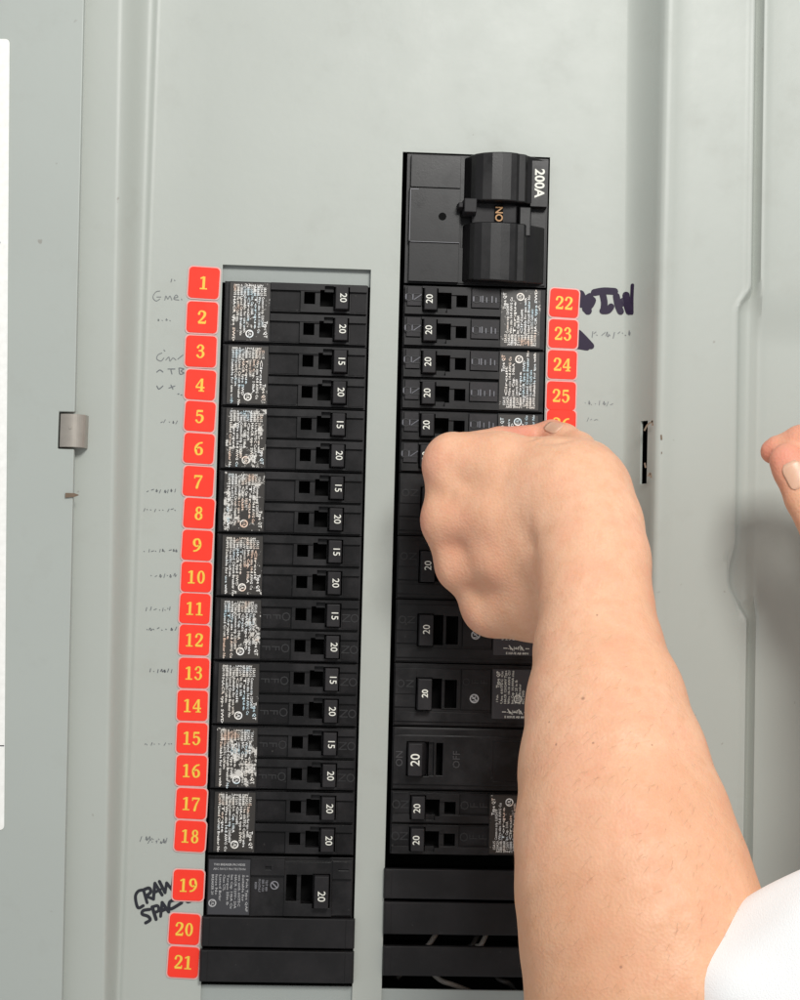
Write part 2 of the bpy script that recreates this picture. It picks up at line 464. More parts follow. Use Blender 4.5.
# ------------------------------------------------------------------ marker writing on the cover
HX = [np.array([[f(z)[0] for f in colspec], [f(z)[1] for f in colspec]]) for z in range(-480, 481, 8)]
def cover_h(x, z):
    t_ = HX[int(max(0, min(len(HX)-1, round((z+480)/8))))]
    return float(np.interp(x, t_[0], t_[1]))
def writing(strokes, w, mat, h=0.35, scale=None, name='marker_writing', label=None):
    parts = []
    for k, s in enumerate(strokes):
        q = [PX(x, y) for x, y in s]; parts.append(ribbon(q, w*(0.9+0.2*random.random()), h+0.012*k))
    V_, F_ = join_vf(parts); V_ = [(a_, b_+cover_h(a_, c_), c_) for a_, b_, c_ in V_]; o = link(name, mesh(name, V_, F_), mat, cover)
    if label: o['label'] = label
    return o
z3 = lambda L: [(x/3.335, 700+y/3.335) for x, y in L]
crawl = [[(480, 633), (462, 637), (452, 656), (460, 692), (478, 686)], [(479, 634), (491, 676)], [(479, 633), (497, 627), (503, 640), (487, 654)], [(487, 654), (513, 664)],
         [(512, 664), (517, 611)], [(517, 611), (541, 650)], [(513, 643), (535, 632)], [(532, 605), (551, 642)], [(551, 642), (556, 610)], [(556, 610), (574, 632)], [(574, 632), (579, 588)], [(590, 590), (602, 622), (620, 614)],
         [(500, 698), (478, 702), (475, 714), (494, 721), (501, 733), (486, 743)], [(508, 690), (521, 731)], [(508, 690), (526, 686), (529, 702), (514, 709)],
         [(536, 721), (541, 675)], [(541, 675), (563, 706)], [(536, 704), (557, 695)], [(583, 666), (566, 674), (568, 697), (606, 676)], [(622, 652), (625, 672), (640, 668)]]
writing([z3(s) for s in crawl], 3.1, M['ink'], label='black handwriting CRAWL SPACE')
z6 = lambda L: [(390+x/3.077, 270+y/3.077) for x, y in L]
zp = lambda L: [(380+x/1.905, 270+y/1.905) for x, y in L]
writing([zp(s) for s in [[(382, 46), (388, 60), (396, 78)], [(384, 66), (392, 56), (400, 50)], [(392, 74), (400, 66), (404, 58)], [(408, 43), (426, 40), (447, 41)], [(424, 46), (427, 62), (426, 76)], [(424, 78), (434, 77), (440, 70)],
    [(450, 50), (453, 66), (458, 79)], [(455, 66), (464, 60), (471, 58)], [(468, 48), (470, 66), (474, 80)]]], 7.4, M['purple'], h=0.5, label='purple marker letters ATH')
writing([zp(s) for s in [[(479, 30), (478, 56), (478, 84)]]], 3.0, M['purple'], h=0.5, label='thin end stroke of the purple letters')
writing([z6(s) for s in [[(580, 194), (596, 210), (618, 234)], [(580, 206), (592, 224), (600, 238)], [(582, 218), (590, 234)], [(576, 234), (606, 239)]]], 6.6, M['purple'], label='purple marker smudge')
def scribble(x0, x1, y, hgt, n, seed, w, mat):
    rnd = random.Random(seed); out = []; x = x0
    while x < x1:
        L = rnd.uniform(1.0, 3.6); k = rnd.random(); yo = y+rnd.uniform(-.5, .5)*hgt
        if k < 0.42: out.append([(x, yo), (x+0.5, yo+0.4)])
        elif k < 0.66: out.append([(x+L*0.5, yo-hgt), (x+L*0.25, yo), (x, yo+hgt*0.8)])
        elif k < 0.86: out.append([(x, yo+hgt*.3), (x+L*0.4, yo-hgt*.9), (x+L*0.55, yo+hgt*.6), (x+L, yo-hgt*.2)])
        else: out.append([(x, yo), (x+L*0.8, yo-0.5*hgt)])
        x += L*0.7+rnd.uniform(0.8, 3.4)
    return writing(out, w, mat, name='faded_writing')
writing([[(160, 291), (156, 292), (153, 297), (156, 301), (160, 299)], [(157, 297), (161, 297)], [(165, 300), (166, 296), (168, 299), (170, 296), (172, 300)], [(174, 298), (178, 297), (176, 295), (174, 299), (179, 300)], [(181.5, 299), (182, 300)]], 0.75, M['pale_ink'], name='faded_writing')
writing([[(164, 350), (165, 351)], [(162, 353), (158, 355), (157, 359), (161, 361), (164, 358)], [(166, 360), (169, 357), (170, 361), (173, 358), (176, 360)], [(178, 359), (183, 355)]], 0.8, M['pale_ink'], name='faded_writing')
writing([[(157, 372), (160, 370), (163, 372)], [(168, 369), (175, 369)], [(171, 370), (172, 374)], [(179, 368), (180, 374), (184, 373), (181, 371), (184, 369), (180, 368)]], 0.9, M['mid_ink'], name='faded_writing')
writing([[(157, 386), (159, 389), (163, 386)], [(171, 385), (173, 389)], [(169, 388), (175, 386)], [(178, 394), (179, 394)], [(181, 395), (182, 395)]], 0.9, M['mid_ink'], name='faded_writing')
for k, (x0, x1, y, hg_, w, mt) in enumerate(((171, 177, 281, 1.6, .8, 'mid_ink'), (158, 172, 320, 1.2, .7, 'pale_ink'), (161, 178, 422, 1.6, .7, 'pale_ink'), (147, 176, 491, 1.7, .7, 'mid_ink'), (144, 176, 510, 1.4, .7, 'mid_ink'),
        (144, 178, 551, 1.6, .7, 'mid_ink'), (151, 176, 576, 2, .7, 'pale_ink'), (146, 172, 609, 1.8, .7, 'mid_ink'), (147, 180, 629, 1.7, .8, 'mid_ink'), (150, 172, 671, 1.7, .8, 'mid_ink'),
        (145, 176, 744, 1.4, .7, 'mid_ink'), (140, 166, 840, 2.6, .8, 'pale_ink'), (148, 164, 842, 1.4, .7, 'mid_ink'), (592, 630, 334, 3.2, .8, 'pale_ink'), (585, 615, 404, 2.4, .6, 'pale_ink'), (587, 600, 420, 2, .6, 'pale_ink'))):
    scribble(x0, x1, y, hg_, 0, k*11+3, w, M[mt])

# ------------------------------------------------------------------ breakers
WORD = 'zero one two three four five six seven eight nine ten eleven twelve thirteen fourteen fifteen sixteen seventeen eighteen nineteen twenty twenty-one twenty-two twenty-three twenty-four twenty-five twenty-six'.split()
PITCH_ = 63.2
def face_text(parts, s, x, y, h, size, rot, **kw):
    parts.append(put(text_vf(s, size, **kw), x, -y, h, rot))
def stacked(parts, s, x, y, h, size, rot, pitch, sx=1.0):
    """letters one above the other in reading direction, the whole turned by rot"""
    dx, dz = math.sin(R(rot)), -math.cos(R(rot))
    for k, ch in enumerate(s):
        parts.append(put(text_vf(ch, size, thick=0.5), x+dx*pitch*k, -y+dz*pitch*k, h, rot))
def copy_thing(root, loc, label, group, rot=0.0):
    r = root.copy(); COL.objects.link(r); r.location = loc; r.rotation_euler = (0, rot, 0)
    r['label'] = label
    if group: r['group'] = group
    def rec(src, dst):
        for c in src.children:
            n = c.copy(); COL.objects.link(n); n.parent = dst; rec(c, n)
    rec(root, r); return r
def ring(x, y, r, w, h, n=20):
    vs = []; fs = []
    for k in range(n):
        a = 2*math.pi*k/n; vs += [(x+r*math.cos(a), h, -y+r*math.sin(a)), (x+(r-w)*math.cos(a), h, -y+(r-w)*math.sin(a))]
        b = (2*k+2) % (2*n); fs.append((2*k, 2*k+1, b+1, b))
    return vs, fs
# micro print of the tandem label, in the left column's orientation (text turned clockwise)
def tandem_print(seed):
    rnd = random.Random(seed); parts = []
    texts = ['Suitable for use with', 'Use 60/75C Cu/Al wire', 'HACR type SWD', 'Circuit', 'Int. Cap. 10kA', 'Common trip 120/240V', 'Wire size 14-8 AWG Cu', 'Torque', 'Listed Circuit Breaker No']
    # x is measured from label left edge; line nearer the right edge is the first line
    ends = [30, 40, 36, 18, 26, 36, 44, 26, 45]
    if seed: rnd.shuffle(texts); ends = [e_*rnd.uniform(0.9, 1.05) for e_ in ends]
    x = 33.0
    for k, t in enumerate(texts):
        vf = text_vf(t, 3.5, bold=0.06, res=1, align='LEFT')
        w = max(v[0] for v in vf[0]); sx = ends[k]/w
        parts.append(put(vf, x, -13.5, 0, -90, sx=sx)); x -= 3.55
    parts.append(put(text_vf('Type QT', 4.6, bold=0.09, res=1, align='LEFT'), 36.2, -38, 0, -90, sx=0.98))
    # dense ratings table across the head of the label
    x = 34.5
    for t in ('15A15', '20A20', 'BB88B', 'R8R88', '120/V', '8B888', 'QT88Q', '8R888', 'B8B88', '240V8'):
        parts.append(put(text_vf(t, 3.7, bold=0.05, res=1), x, -8.3, 0.02, -90, sx=0.92)); x -= 3.3
    parts.append(put(text_vf('1-POLE 120V', 2.7, bold=0.07, res=1), 24.5, -2.7, 0, 0, sx=1.1))
    parts.append(put(text_vf('SWD A', 2.7, bold=0.07, res=1), 8, -2.7, 0, 0))
    parts.append(ring(20.5, 51, 4.0, 1.1, 0.05)); parts.append(put(text_vf('UL', 4.2, bold=0.09, res=1), 20.5, -51, 0.05, -90))
    return fixn_flat('label_print', parts)
def fixn_flat(name, parts):
    V_, F_ = join_vf(parts); return mesh(name, V_, F_)
lab_ms = [tandem_print(q) for q in (0, 1, 2)]
bw, bh = 143.5, 62.2
def tandem_body(em):
    rules = [(0, 1.2, 0, bh, -2), (5, 46, 1, bh-1, 4)]
    rules += [(1.2, 5, 1, bh-1, 1.5)]
    for o in (0, 31.2):
        rules += [(46, 142.3, o+1.0, o+8.2, 6.0), (46, 76, o+8.2, o+29.6, 2.0),
                  (76, 127, o+8.2, o+29.6, 5.0), (79.5, 90.5, o+9.2, o+21.4, -16), (90.5, 95.5, o+9.2, o+21.4, 3.2), (95.5, 109, o+7.0, o+23.5, -16),
                  (109, 125, o+3.5, o+27.5, -8), (125, 142.3, o+8.2, o+29.6, 2.6), (100, 109, o+3.0, o+8.2, 0.5),
                  (46, 142.3, o+29.6, o+31.2, -3)]
    return stepmesh('breaker_body', [0, bw], [0, bh], -3, rules, -60)
body_me = tandem_body(False)
hole_ms = [boxes('slot', [(79.8, 90.2, -21.2, -9.4, -15.9, -15.5)]), boxes('slot', [(95.8, 108.7, -23.2, -7.3, -15.9, -15.5)])]
panel_ms = [boxes('recess_panel', [(47, 75.4, -28.8, -9.2, 1.8, 2.6, 0.3)]), boxes('recess_panel', [(126, 141.4, -28.8, -9.2, 2.4, 3.1, 0.3)])]
def toggle_mesh(x0, x1, y0, y1, h1=14):
    V_, F_ = box_vf(x0, x1, -y1, -y0, -8, h1, 0.6, tl=0.4, tr=0.2)
    return fixn(mesh('toggle', V_, F_))
panel_rs = [boxes('recess_panel', [(47, 75.4, -28.8, -9.2, 1.8, 5.6, 0.4)]), boxes('recess_panel', [(126, 140.4, -28.8, -9.2, 2.4, 5.8, 0.4)])]
for q in panel_rs: q.materials.append(plastic('worn_grey_plastic', 0.026, 0.085, 0.42))
tog_me = toggle_mesh(109.8, 124.2, 4.0, 27.2)
label_me = boxes('label', [(5.6, 45.4, -bh+2.2, -2.2, 3.9, 4.35)]); label_wm = label_me.copy(); label_wm.materials.append(M['label_worn'])
num_me = {}
def number_mesh(t, size=9.4, rot=-90, b=0.075):
    k = (t, size, rot)
    if k not in num_me: num_me[k] = fixn_flat('rating', [put(text_vf(t, size, bold=b, res=4), 0, 0, 0, rot)])
    return num_me[k]
for me_, mt in ((body_me, 'black'), (hole_ms[0], 'hole'), (hole_ms[1], 'hole'), (panel_ms[0], 'panel'), (panel_ms[1], 'panel'), (tog_me, 'toggle'), (label_me, 'label')) + tuple((q, 'foil') for q in lab_ms): me_.materials.append(M[mt])
def word_mesh(w_, x, y, h, size, rot, pitch):
    q = []; stacked(q, w_, x, y, h, size, rot, pitch); return fixn_flat('embossed_word', q)
em_ms = {}
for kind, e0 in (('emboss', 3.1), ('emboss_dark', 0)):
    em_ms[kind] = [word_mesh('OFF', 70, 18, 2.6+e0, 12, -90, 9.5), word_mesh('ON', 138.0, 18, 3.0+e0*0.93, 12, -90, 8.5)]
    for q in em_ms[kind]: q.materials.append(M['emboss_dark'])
def lit_strokes(me, h, letters):  # brighter bars on upright strokes only: light on the relief, painted in
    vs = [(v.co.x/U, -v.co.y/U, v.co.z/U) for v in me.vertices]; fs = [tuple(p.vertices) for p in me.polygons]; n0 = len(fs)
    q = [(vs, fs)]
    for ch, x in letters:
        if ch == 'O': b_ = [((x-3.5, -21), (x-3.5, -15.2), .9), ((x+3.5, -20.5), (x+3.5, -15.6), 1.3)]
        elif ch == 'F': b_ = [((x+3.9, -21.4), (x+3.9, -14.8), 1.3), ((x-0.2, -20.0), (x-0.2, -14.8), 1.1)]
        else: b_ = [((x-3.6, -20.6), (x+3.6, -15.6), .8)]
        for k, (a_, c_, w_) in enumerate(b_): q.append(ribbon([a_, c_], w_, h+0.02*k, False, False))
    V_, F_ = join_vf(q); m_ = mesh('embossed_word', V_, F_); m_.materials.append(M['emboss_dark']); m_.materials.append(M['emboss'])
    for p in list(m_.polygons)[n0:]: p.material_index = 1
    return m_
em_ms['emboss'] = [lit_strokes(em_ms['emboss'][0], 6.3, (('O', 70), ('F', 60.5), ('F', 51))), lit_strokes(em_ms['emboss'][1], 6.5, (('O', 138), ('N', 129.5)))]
tcount = [0]
def tandem(loc, nums, rot, label, group, em=0, worn=False):
    tcount[0] += 1
    t = thing('tandem_breaker', label, 'circuit breaker', loc, group, rot)
    b_ = bevel(link('breaker_body', body_me, None, t), 0.55, 2)
    for o, nn in zip((0, 31.2), nums):
        for q in (panel_rs if em == 2 else panel_ms): link('recess_panel', q, None, t, (0, 0, -o*U))
        for q in hole_ms: link('slot', q, None, b_, (0, 0, -o*U))
        g_ = bevel(link('toggle', tog_me, None, t, (0, 0, -o*U)), 0.7, 3)
        link('rating', number_mesh(nn), M['white_print'], g_, (118.2*U, -14.25*U, -15.4*U))
        if em:
            for q in em_ms['emboss' if em == 2 else 'emboss_dark']: link('embossed_word', q, None, t, (0, 0, -o*U))
    link('label', label_wm if worn else label_me, None, t)
    link('label_print', lab_ms[tcount[0] % 3], None, t, (5.6*U, -4.55*U, -2.2*U))
    return t
XL, XR = -180.8, -1.4
nums = ['20', '20', '15', '20', '15', '20', '15', '20', '15', '20', '15', '20', '15', '20', '15', '20', '20', '20']
for k in range(9):
    z = 215.2-PITCH_*k
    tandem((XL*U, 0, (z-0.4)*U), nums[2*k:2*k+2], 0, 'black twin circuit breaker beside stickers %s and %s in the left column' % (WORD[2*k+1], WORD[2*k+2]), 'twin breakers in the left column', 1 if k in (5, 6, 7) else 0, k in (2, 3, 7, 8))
# right column twins, the same unit turned half round
ZR = lambda k: 217.3-PITCH_*k
rt_lab = {0: 'black twin circuit breaker under the main breaker beside stickers 22 and 23', 1: 'black twin circuit breaker beside stickers 24 and 25 in the right column',
          2: 'black twin circuit breaker beside sticker 26, partly behind the fist', 8: 'black twin circuit breaker above the right column filler bars'}
for k, l in rt_lab.items():
    tandem(((XR+bw)*U, 0, (ZR(k)-0.4-bh)*U), ['20', '20'], math.pi, l, 'twin breakers in the right column', 2 if k < 3 else 1)

# single one inch breakers (right column)
sb_rules = [(0, 1.0, 0, bh, -2), (1.0, 142, 1.2, 5, 2.0), (1, 22, 5, 30, 4.5), (1, 22, 30, 43, 3.0), (1, 96, 44.5, 48, 2.6), (1, 142, 48, 60.5, 4.0), (1, 142, 57, 60.5, 1.5),
            (22, 66, 5, 44.5, 4.2), (21.5, 38, 13.5, 46.5, -8), (38, 47.5, 14.5, 44.5, -18), (47.5, 50.5, 16, 43, 2.6), (50.5, 62.5, 15.5, 43.5, -18), (66.0, 67.2, 3, 46, 1.8), (67.2, 96, 5, 44.5, 4.6), (97, 141, 3, 54, 4.2), (1, 142, 60.5, bh, -3)]
sbody = stepmesh('breaker_body', [0, bw], [0, bh], 1.0, sb_rules, -60)
sbody.materials.append(M['black'])
sholes = [boxes('slot', [(38.2, 47.2, -44.2, -14.8, -17.9, -17.5)]), boxes('slot', [(50.8, 62.2, -43.2, -15.8, -17.9, -17.5)])]
for q in sholes: q.materials.append(M['hole'])
stog = toggle_mesh(22.2, 37.6, 14.2, 45.8, 15); stog.materials.append(M['toggle'])
slab = boxes('label', [(98, 140, -53, -4, 4.1, 4.6)]); slab.materials.append(M['label_g'])
def single_print():
    parts = []; x = 103
    parts.append(put(text_vf('Type QP', 4.6, bold=0.09, res=1), x+0.5, -14, 0, 90)); parts.append(put(text_vf('1 Pole', 3.0, bold=0.05, res=1), x, -33, 0, 90)); x += 4.4
    for t, w in (('Use 60/75C Cu', 32), ('HACR 120/240V Type', 33), ('Wire 14-10 AWG CU', 33), ('Int Cap 10,000A rms', 33), ('Torque 25 in lb', 24), ('Listed Breaker', 20), ('40C SWD', 14)):
        vf = text_vf(t, 3.3, bold=0.045, res=1, align='LEFT'); ww = max(v[0] for v in vf[0])
        parts.append(put(vf, x, -38, 0, 90, sx=w/ww)); x += 3.6
    parts.append(ring(123.5, 33, 4.2, 0.9, 0.05)); parts.append(put(text_vf('UL', 4.0, bold=0.08, res=1), 123.5, -33, 0.05, 90))
    for k in range(5): parts.append(ribbon([(108+k*5.5, -46+(k % 2)*3), (112+k*5.5, -46-(k % 2)*2)], 0.8, 0.03*k, False, False))
    parts.append(put(text_vf('E ISSUE AB 8890', 3.0, bold=0.06, res=1), 122, -51, 0.0, 0, sx=1.1))
    parts.append(put(text_vf('-v-|+F#', 5.0, bold=0.04, res=1), 120, -46, 0.0, 0))
    return fixn_flat('label_print', parts)
spr = single_print(); spr.materials.append(M['gray_print'] if False else M['white_print'])
def disc_logo(x, y, r):
    V_ = [(x+r*math.cos(k*math.pi/10), 0, -y+r*math.sin(k*math.pi/10)) for k in range(20)]
    return V_, [tuple(range(20))]
lg = []; lg.append(ring(80, 33.5, 4.6, 1.3, 0.0)); lg.append(put(text_vf('UL', 5.0, bold=0.12, res=2), 80, -33.5, 0, 90)); lg.append(ribbon([(77, -31), (83, -36)], 1.0, 0.02, False, False))
lgm = fixn_flat('certification_mark', lg); lgm.materials.append(flat('light_gray_print', (0.42, 0.42, 0.42), 0.5)); M['lgray'] = lgm.materials[0]
sems = [word_mesh('ON', 7, 20, 4.7, 11, 90, 9), word_mesh('OFF', 72, 17, 4.9, 10, 90, 9)]
for q in sems: q.materials.append(M['emboss_dark'])
for k, lb in ((3, 'black one-pole breaker directly behind the fist, its amber-free left panel showing'), (4, 'black one-pole breaker with 20 toggle left of the fist knuckles'),
              (5, 'black one-pole breaker with round mark just below the fist'), (6, 'black one-pole breaker with round mark, left of the wrist and above the plain breaker')):
    lb = lb.replace('directly behind the fist, its amber-free left panel showing', 'directly behind the knuckles, only its left end showing')
    t = thing('single_breaker', lb, 'circuit breaker', (XR*U, 0, (ZR(k)-0.5)*U), 'one-pole breakers in the right column')
    b_ = bevel(link('breaker_body', sbody, None, t), 0.6, 2); [link('slot', q, None, b_) for q in sholes]
    g_ = bevel(link('toggle', stog, None, t), 0.7, 3)
    link('rating', number_mesh('20', 9.6 if k < 6 else 8.2, 90, 0.06 if k != 6 else 0.16), M['white_print'], g_, (30.3*U, -15.25*U, -29*U))
    link('label', slab, None, t); link('label_print', spr, None, t, (0, -4.8*U, 0))
    link('certification_mark', lgm, None, t, (0, -4.85*U, 0)); [link('embossed_word', q, None, t) for q in sems]
# plain breaker with moulded ON and OFF
pb_rules = [(0, 1, 0, bh, -2), (1, 142, 1.2, 8, 2.2), (1, 142, 8, 56, 4.6), (1, 142, 56, 60.5, 2.0), (1, 142, 60.5, bh, -3), (100, 142, 12, 52, 3.8),
            (14, 36, 14, 48, -8), (36, 41, 14.5, 47.5, 1.0), (43.5, 50, 15, 47, -18)]
pbm = stepmesh('breaker_body', [0, bw], [0, bh], 1.0, pb_rules, -60); pbm.materials.append(M['black'])
t = thing('plain_breaker', 'plain black one-pole breaker with moulded ON and OFF and a large 20 toggle', 'circuit breaker', (XR*U, 0, (ZR(7)-0.5)*U), 'one-pole breakers in the right column')
b_ = bevel(link('breaker_body', pbm, None, t), 0.8, 2)
link('slot', boxes('slot', [(43.8, 49.7, -46.7, -15.3, -17.9, -17.5)]), M['hole'], b_)
V_, F_ = box_vf(14.6, 35.4, -47.6, -14.4, -8, 17, 0.7, tr=6)
g_ = bevel(link('toggle', fixn(mesh('toggle', V_, F_)), M['toggle'], t), 0.8, 3)
link('rating', number_mesh('20', 12.5, 90, 0.12), M['white_print'], g_, (22.3*U, -17.3*U, -31*U))
mlm = flat('moulded_letter', (0.05, 0.048, 0.05), 0.4)
for w_, x in (('ON', 7.2), ('OFF', 64)):
    e = []; face_text(e, w_, x, 31, 4.7, 10, 90, thick=0.5); link('embossed_word', fixn_flat('embossed_word', e), mlm, t)

# breaker beside sticker 19
ar = [(0, 1, 0, 60, -2), (1, 43, 2, 57.5, 5.0), (43, 76, 1.5, 17.5, 7.5), (57, 63, 8.5, 12.5, 5.0), (43, 76, 17.5, 57.5, 3.5), (76, 123, 4, 57, 6.0), (78, 88.3, 16.5, 42.5, -18), (88.3, 92.5, 17, 42, 3.0),
      (92.5, 104, 16.5, 45, -18), (104, 121, 15.5, 49, -8), (123, 142.5, 3, 20, 7.0), (129, 139, 10.5, 12, 5.5), (123, 142.5, 20, 56, 3.0), (1, 142.5, 57.5, 60, -3)]
am = stepmesh('breaker_body', [0, bw], [0, 60.5], 0.5, ar, -60); am.materials.append(M['black'])
t = thing('circuit_breaker', 'black arc fault breaker beside sticker 19 with grey printed label and 20 toggle', 'circuit breaker', (XL*U, 0, -355.6*U))
b_ = bevel(link('breaker_body', am, None, t), 0.7, 2)
link('slot', boxes('slot', [(78.3, 88, -42.2, -16.8, -17.9, -17.5)]), M['hole'], b_); link('slot', boxes('slot', [(92.8, 103.7, -44.7, -16.8, -17.9, -17.5)]), M['hole'], b_)
g_ = bevel(link('toggle', toggle_mesh(104.6, 120.4, 16, 48.5, 15), M['toggle'], t), 0.8, 3)
link('rating', number_mesh('20', 10.5, -90, 0.06), M['white_print'], g_, (112.4*U, -15.25*U, -36*U))
link('label', boxes('label', [(1.8, 42.2, -56.5, -3, 4.9, 5.4)]), M['label_g'], t)
parts = []
parts.append(put(text_vf('THIS BREAKER PROVIDES', 3.0, bold=0.05, res=1), 22, -8, 0, 0, sx=0.92)); parts.append(put(text_vf('ARC FAULT PROTECTION', 3.0, bold=0.03, res=1), 22, -12.3, 0, 0, sx=0.9))
x = 39.5
for tx, w in (('1 Pole Type QAF', 36), ('Suitable for', 26), ('use with 60/75C', 31), ('HACR 120V~ 20A', 33), ('Int Cap 10kA Cu', 33), ('Torque 25in lb', 30), ('Class CTL', 16), ('Listed Brkr', 26), ('Issue No', 20), ('BREAKER 20', 20)):
    vf = text_vf(tx, 3.2, bold=0.045, res=1, align='LEFT'); ww = max(v[0] for v in vf[0]); parts.append(put(vf, x, -17.5, 0, -90, sx=w/ww)); x -= 3.75
parts.append(ring(6.2, 45.5, 3.9, 1.2, 0.05)); parts.append(put(text_vf('UL', 4, bold=0.1, res=1), 6.2, -45.5, 0.05, -90))
link('label_print', fixn_flat('label_print', parts), M['lgray'], t, (0, -5.6*U, 0))
parts = [ring(66.5, 27.5, 4.2, 1.0, 0.0), ribbon([(63.5, -24.5), (69.5, -30.5)], 1.2, 0.02, False, False)]
x = 58.5
for tx in ('TEST 8B8', 'E8R PUSH', 'MONTHLY', '8E8B8'):
    parts.append(put(text_vf(tx, 3.2, bold=0.03, res=1), x, -28, 0, -90, sx=0.85)); x -= 3.5
link('test_mark', fixn_flat('test_mark', parts), M['gray_print'], t, (0, -3.8*U, 0))

# ------------------------------------------------------------------ main breaker
mz = 350.0; mh = 131.5
t = thing('main_breaker', 'large black main breaker marked 200A with ON window at the top of the right column', 'main breaker', (XR*U, 0, mz*U))
rules = [(0, 143.5, 0, mh, 1), (4, 54, 2, 34.5, 6.5), (4, 54, 34.5, 35.6, 3.5), (3.2, 54, 35.6, 90.5, 7.6), (4, 54, 90.5, mh-1.5, 6.0), (54, 62, 2, mh-1.5, 2.5), (62, 142, 2, mh-1.5, 3.0),
         (86, 112, 50, 68, -6), (112, 124, 56, 82, -12), (56, 88, 62, 94, 0.5)]
mbm = stepmesh('main_body', [0, 143.5], [0, mh], 0, rules, -60)
bevel(link('main_body', mbm, M['main'], t), 0.9, 3)
# round guards of extruded profile, above and below the handle window
prof = [(58, 2), (61, 10), (64, 20), (68, 27), (75, 31), (84, 33), (94, 33.5), (103, 32), (109, 30), (111, 27.5), (118, 26.0), (120.5, 21), (129, 15), (136, 8), (141, 2)]
prof = [(x, 1+h*0.74) for x, h in prof]
def guard(y0, y1, crown):
    vs, fs = [], []
    rows = [0, 0.02, 0.98, 1]; n = len(prof)
    for k, tt in enumerate(rows):
        for x, h in prof:
            y = y0+(y1-y0)*tt
            if crown < 0: y += crown*math.sin(math.pi*(x-58)/83)*(1 if tt < 0.5 else 0)
            if crown > 0: y += crown*math.sin(math.pi*(x-58)/83)*(1 if tt > 0.5 else 0)
            vs.append((x, h if k in (1, 2) else h-1, -y))
    vs2 = []
    for k in range(3):
        for i in range(n-1):
            a_ = k*n+i; fs.append((a_, a_+1, a_+n+1, a_+n))
    for k in (0, 3):
        b0 = len(vs); idx = [k*n+i for i in range(n)]
        fs.append(tuple(idx if k == 0 else idx[::-1]))
    fs.append(tuple([k*n for k in range(4)])); fs.append(tuple([k*n+n-1 for k in range(4)][::-1]))
    fs.append((0, n-1, 4*n-1, 3*n))
    return fixn(mesh('handle_guard', vs, fs))
bevel(link('handle_guard', guard(3, 49.5, -3.0), M['main'], t), 0.8, 3, 20)
bevel(link('handle_guard', guard(71, mh-3, 2.0), M['main'], t), 0.8, 3, 20)
V_, F_ = join_vf([box_vf(66, 110, -71, -49, 6, 9.5), box_vf(93.5, 112, -70.5, -49.5, 8, 12, 1.5), box_vf(56, 70, -63, -47.5, 4, 26, 0.8), box_vf(50.5, 57, -58, -51, 6, 22, 1)])
bevel(link('handle', fixn(mesh('handle', V_, F_)), M['toggle'], t), 0.8, 2)
V_, F_ = box_vf(112, 126, -84, -52, 8, 17, 1.5)
bevel(link('guard_step', fixn(mesh('guard_step', V_, F_)), M['main'], t), 0.7, 2)
link('rating_window', boxes('rating_window', [(89, 97, -69, -51.5, 12.0, 12.6)]), M['hole'], t)
link('window_print', fixn_flat('window_print', [put(text_vf('ON', 10.5, bold=0.18, res=4), 0, 0, 0, 90, sx=0.92)]), M['orange_print'], t, (93.5*U, -12.9*U, -60.5*U))
link('rating_label', boxes('rating_label', [dict(x0=124, x1=141.5, z0=-52, z1=-5, h0=2.8, h1=14.0, taper=0.4)]), M['main'], t)
link('rating_print', fixn_flat('rating_print', [put(text_vf('200A', 13.5, bold=0.32, res=4), 0, 0, 0, -90, sx=1.0)]), M['white_print'], t, (132.6*U, -14.3*U, -28*U))
sc = [(36.5+4.0*math.cos(k*math.pi/9), -64+4.0*math.sin(k*math.pi/9)) for k in range(18)]
link('screw_hole', extrude_poly('screw_hole', sc, 7.0, 7.75), M['hole'], t)
# pale lines along the edges of the cover plate of the main breaker
parts = [ribbon([(5, -90.3), (54, -90.2)], 0.4, 7.9, False, False), ribbon([(3.8, -38), (3.8, -89)], 0.5, 7.9, False, False), ribbon([(3.8, -37.2), (12, -37)], 0.5, 7.92, False, False)]
link('worn_edge', fixn_flat('worn_edge', parts), M['gray_print'], t)

# ------------------------------------------------------------------ filler bars
def filler(x0, x1, zt, zb, h, label, rot=0.0):
    t = thing('filler_bar', label, 'blanking bar', (x0*U, 0, zb*U), 'black blanking bars below the breakers'); t.rotation_euler = (0, R(rot), 0)
    w, hh = x1-x0, zt-zb
    V_, F_ = box_vf(0, w, 0, hh, 2.0, h, 0.8)
    bevel(link('bar_face', fixn(mesh('bar_face', V_, F_)), M['filler'], t), 0.8, 3)
    for V_, F_ in (box_vf(w-9.5, w-1.5, 1.2, hh-1.2, h-0.2, h+0.7, 0.3), box_vf(1.8, 8, 1.4, hh-1.4, h-0.2, h+0.4, 0.3)):
        bevel(link('end_cap', fixn(mesh('end_cap', V_, F_)), M['filler'], t), 0.3, 1)
    V_, F_ = box_vf(10, w-12, 3, hh-3, -40, 2.3)
    link('clip', fixn(mesh('clip', V_, F_)), M['hole'], t)
    return t
za_, zb_ = PX(280, 917, 5)[1], PX(280, 948, 5)[1]
filler(-184.5, -34, za_, zb_, 6.5, 'black blanking bar beside sticker 20', 0.15)
za_, zb_ = PX(280, 950, 5)[1], PX(280, 983, 5)[1]
filler(-185.5, -34, za_, zb_, 7.0, 'black blanking bar beside sticker 21, lowest in the left column', 0.0)
for y0, y1, l, xo in ((869, 900, 'uppermost black blanking bar of the right column, under the breakers', -7), (902, 935.5, 'middle black blanking bar of the right column', -6.5), (946, 977, 'lowest black blanking bar of the right column, wires showing above and below', -6)):
    filler(xo, 145, PX(450, y0, 5)[1], PX(450, y1, 5)[1], 6.5, l, -0.1)
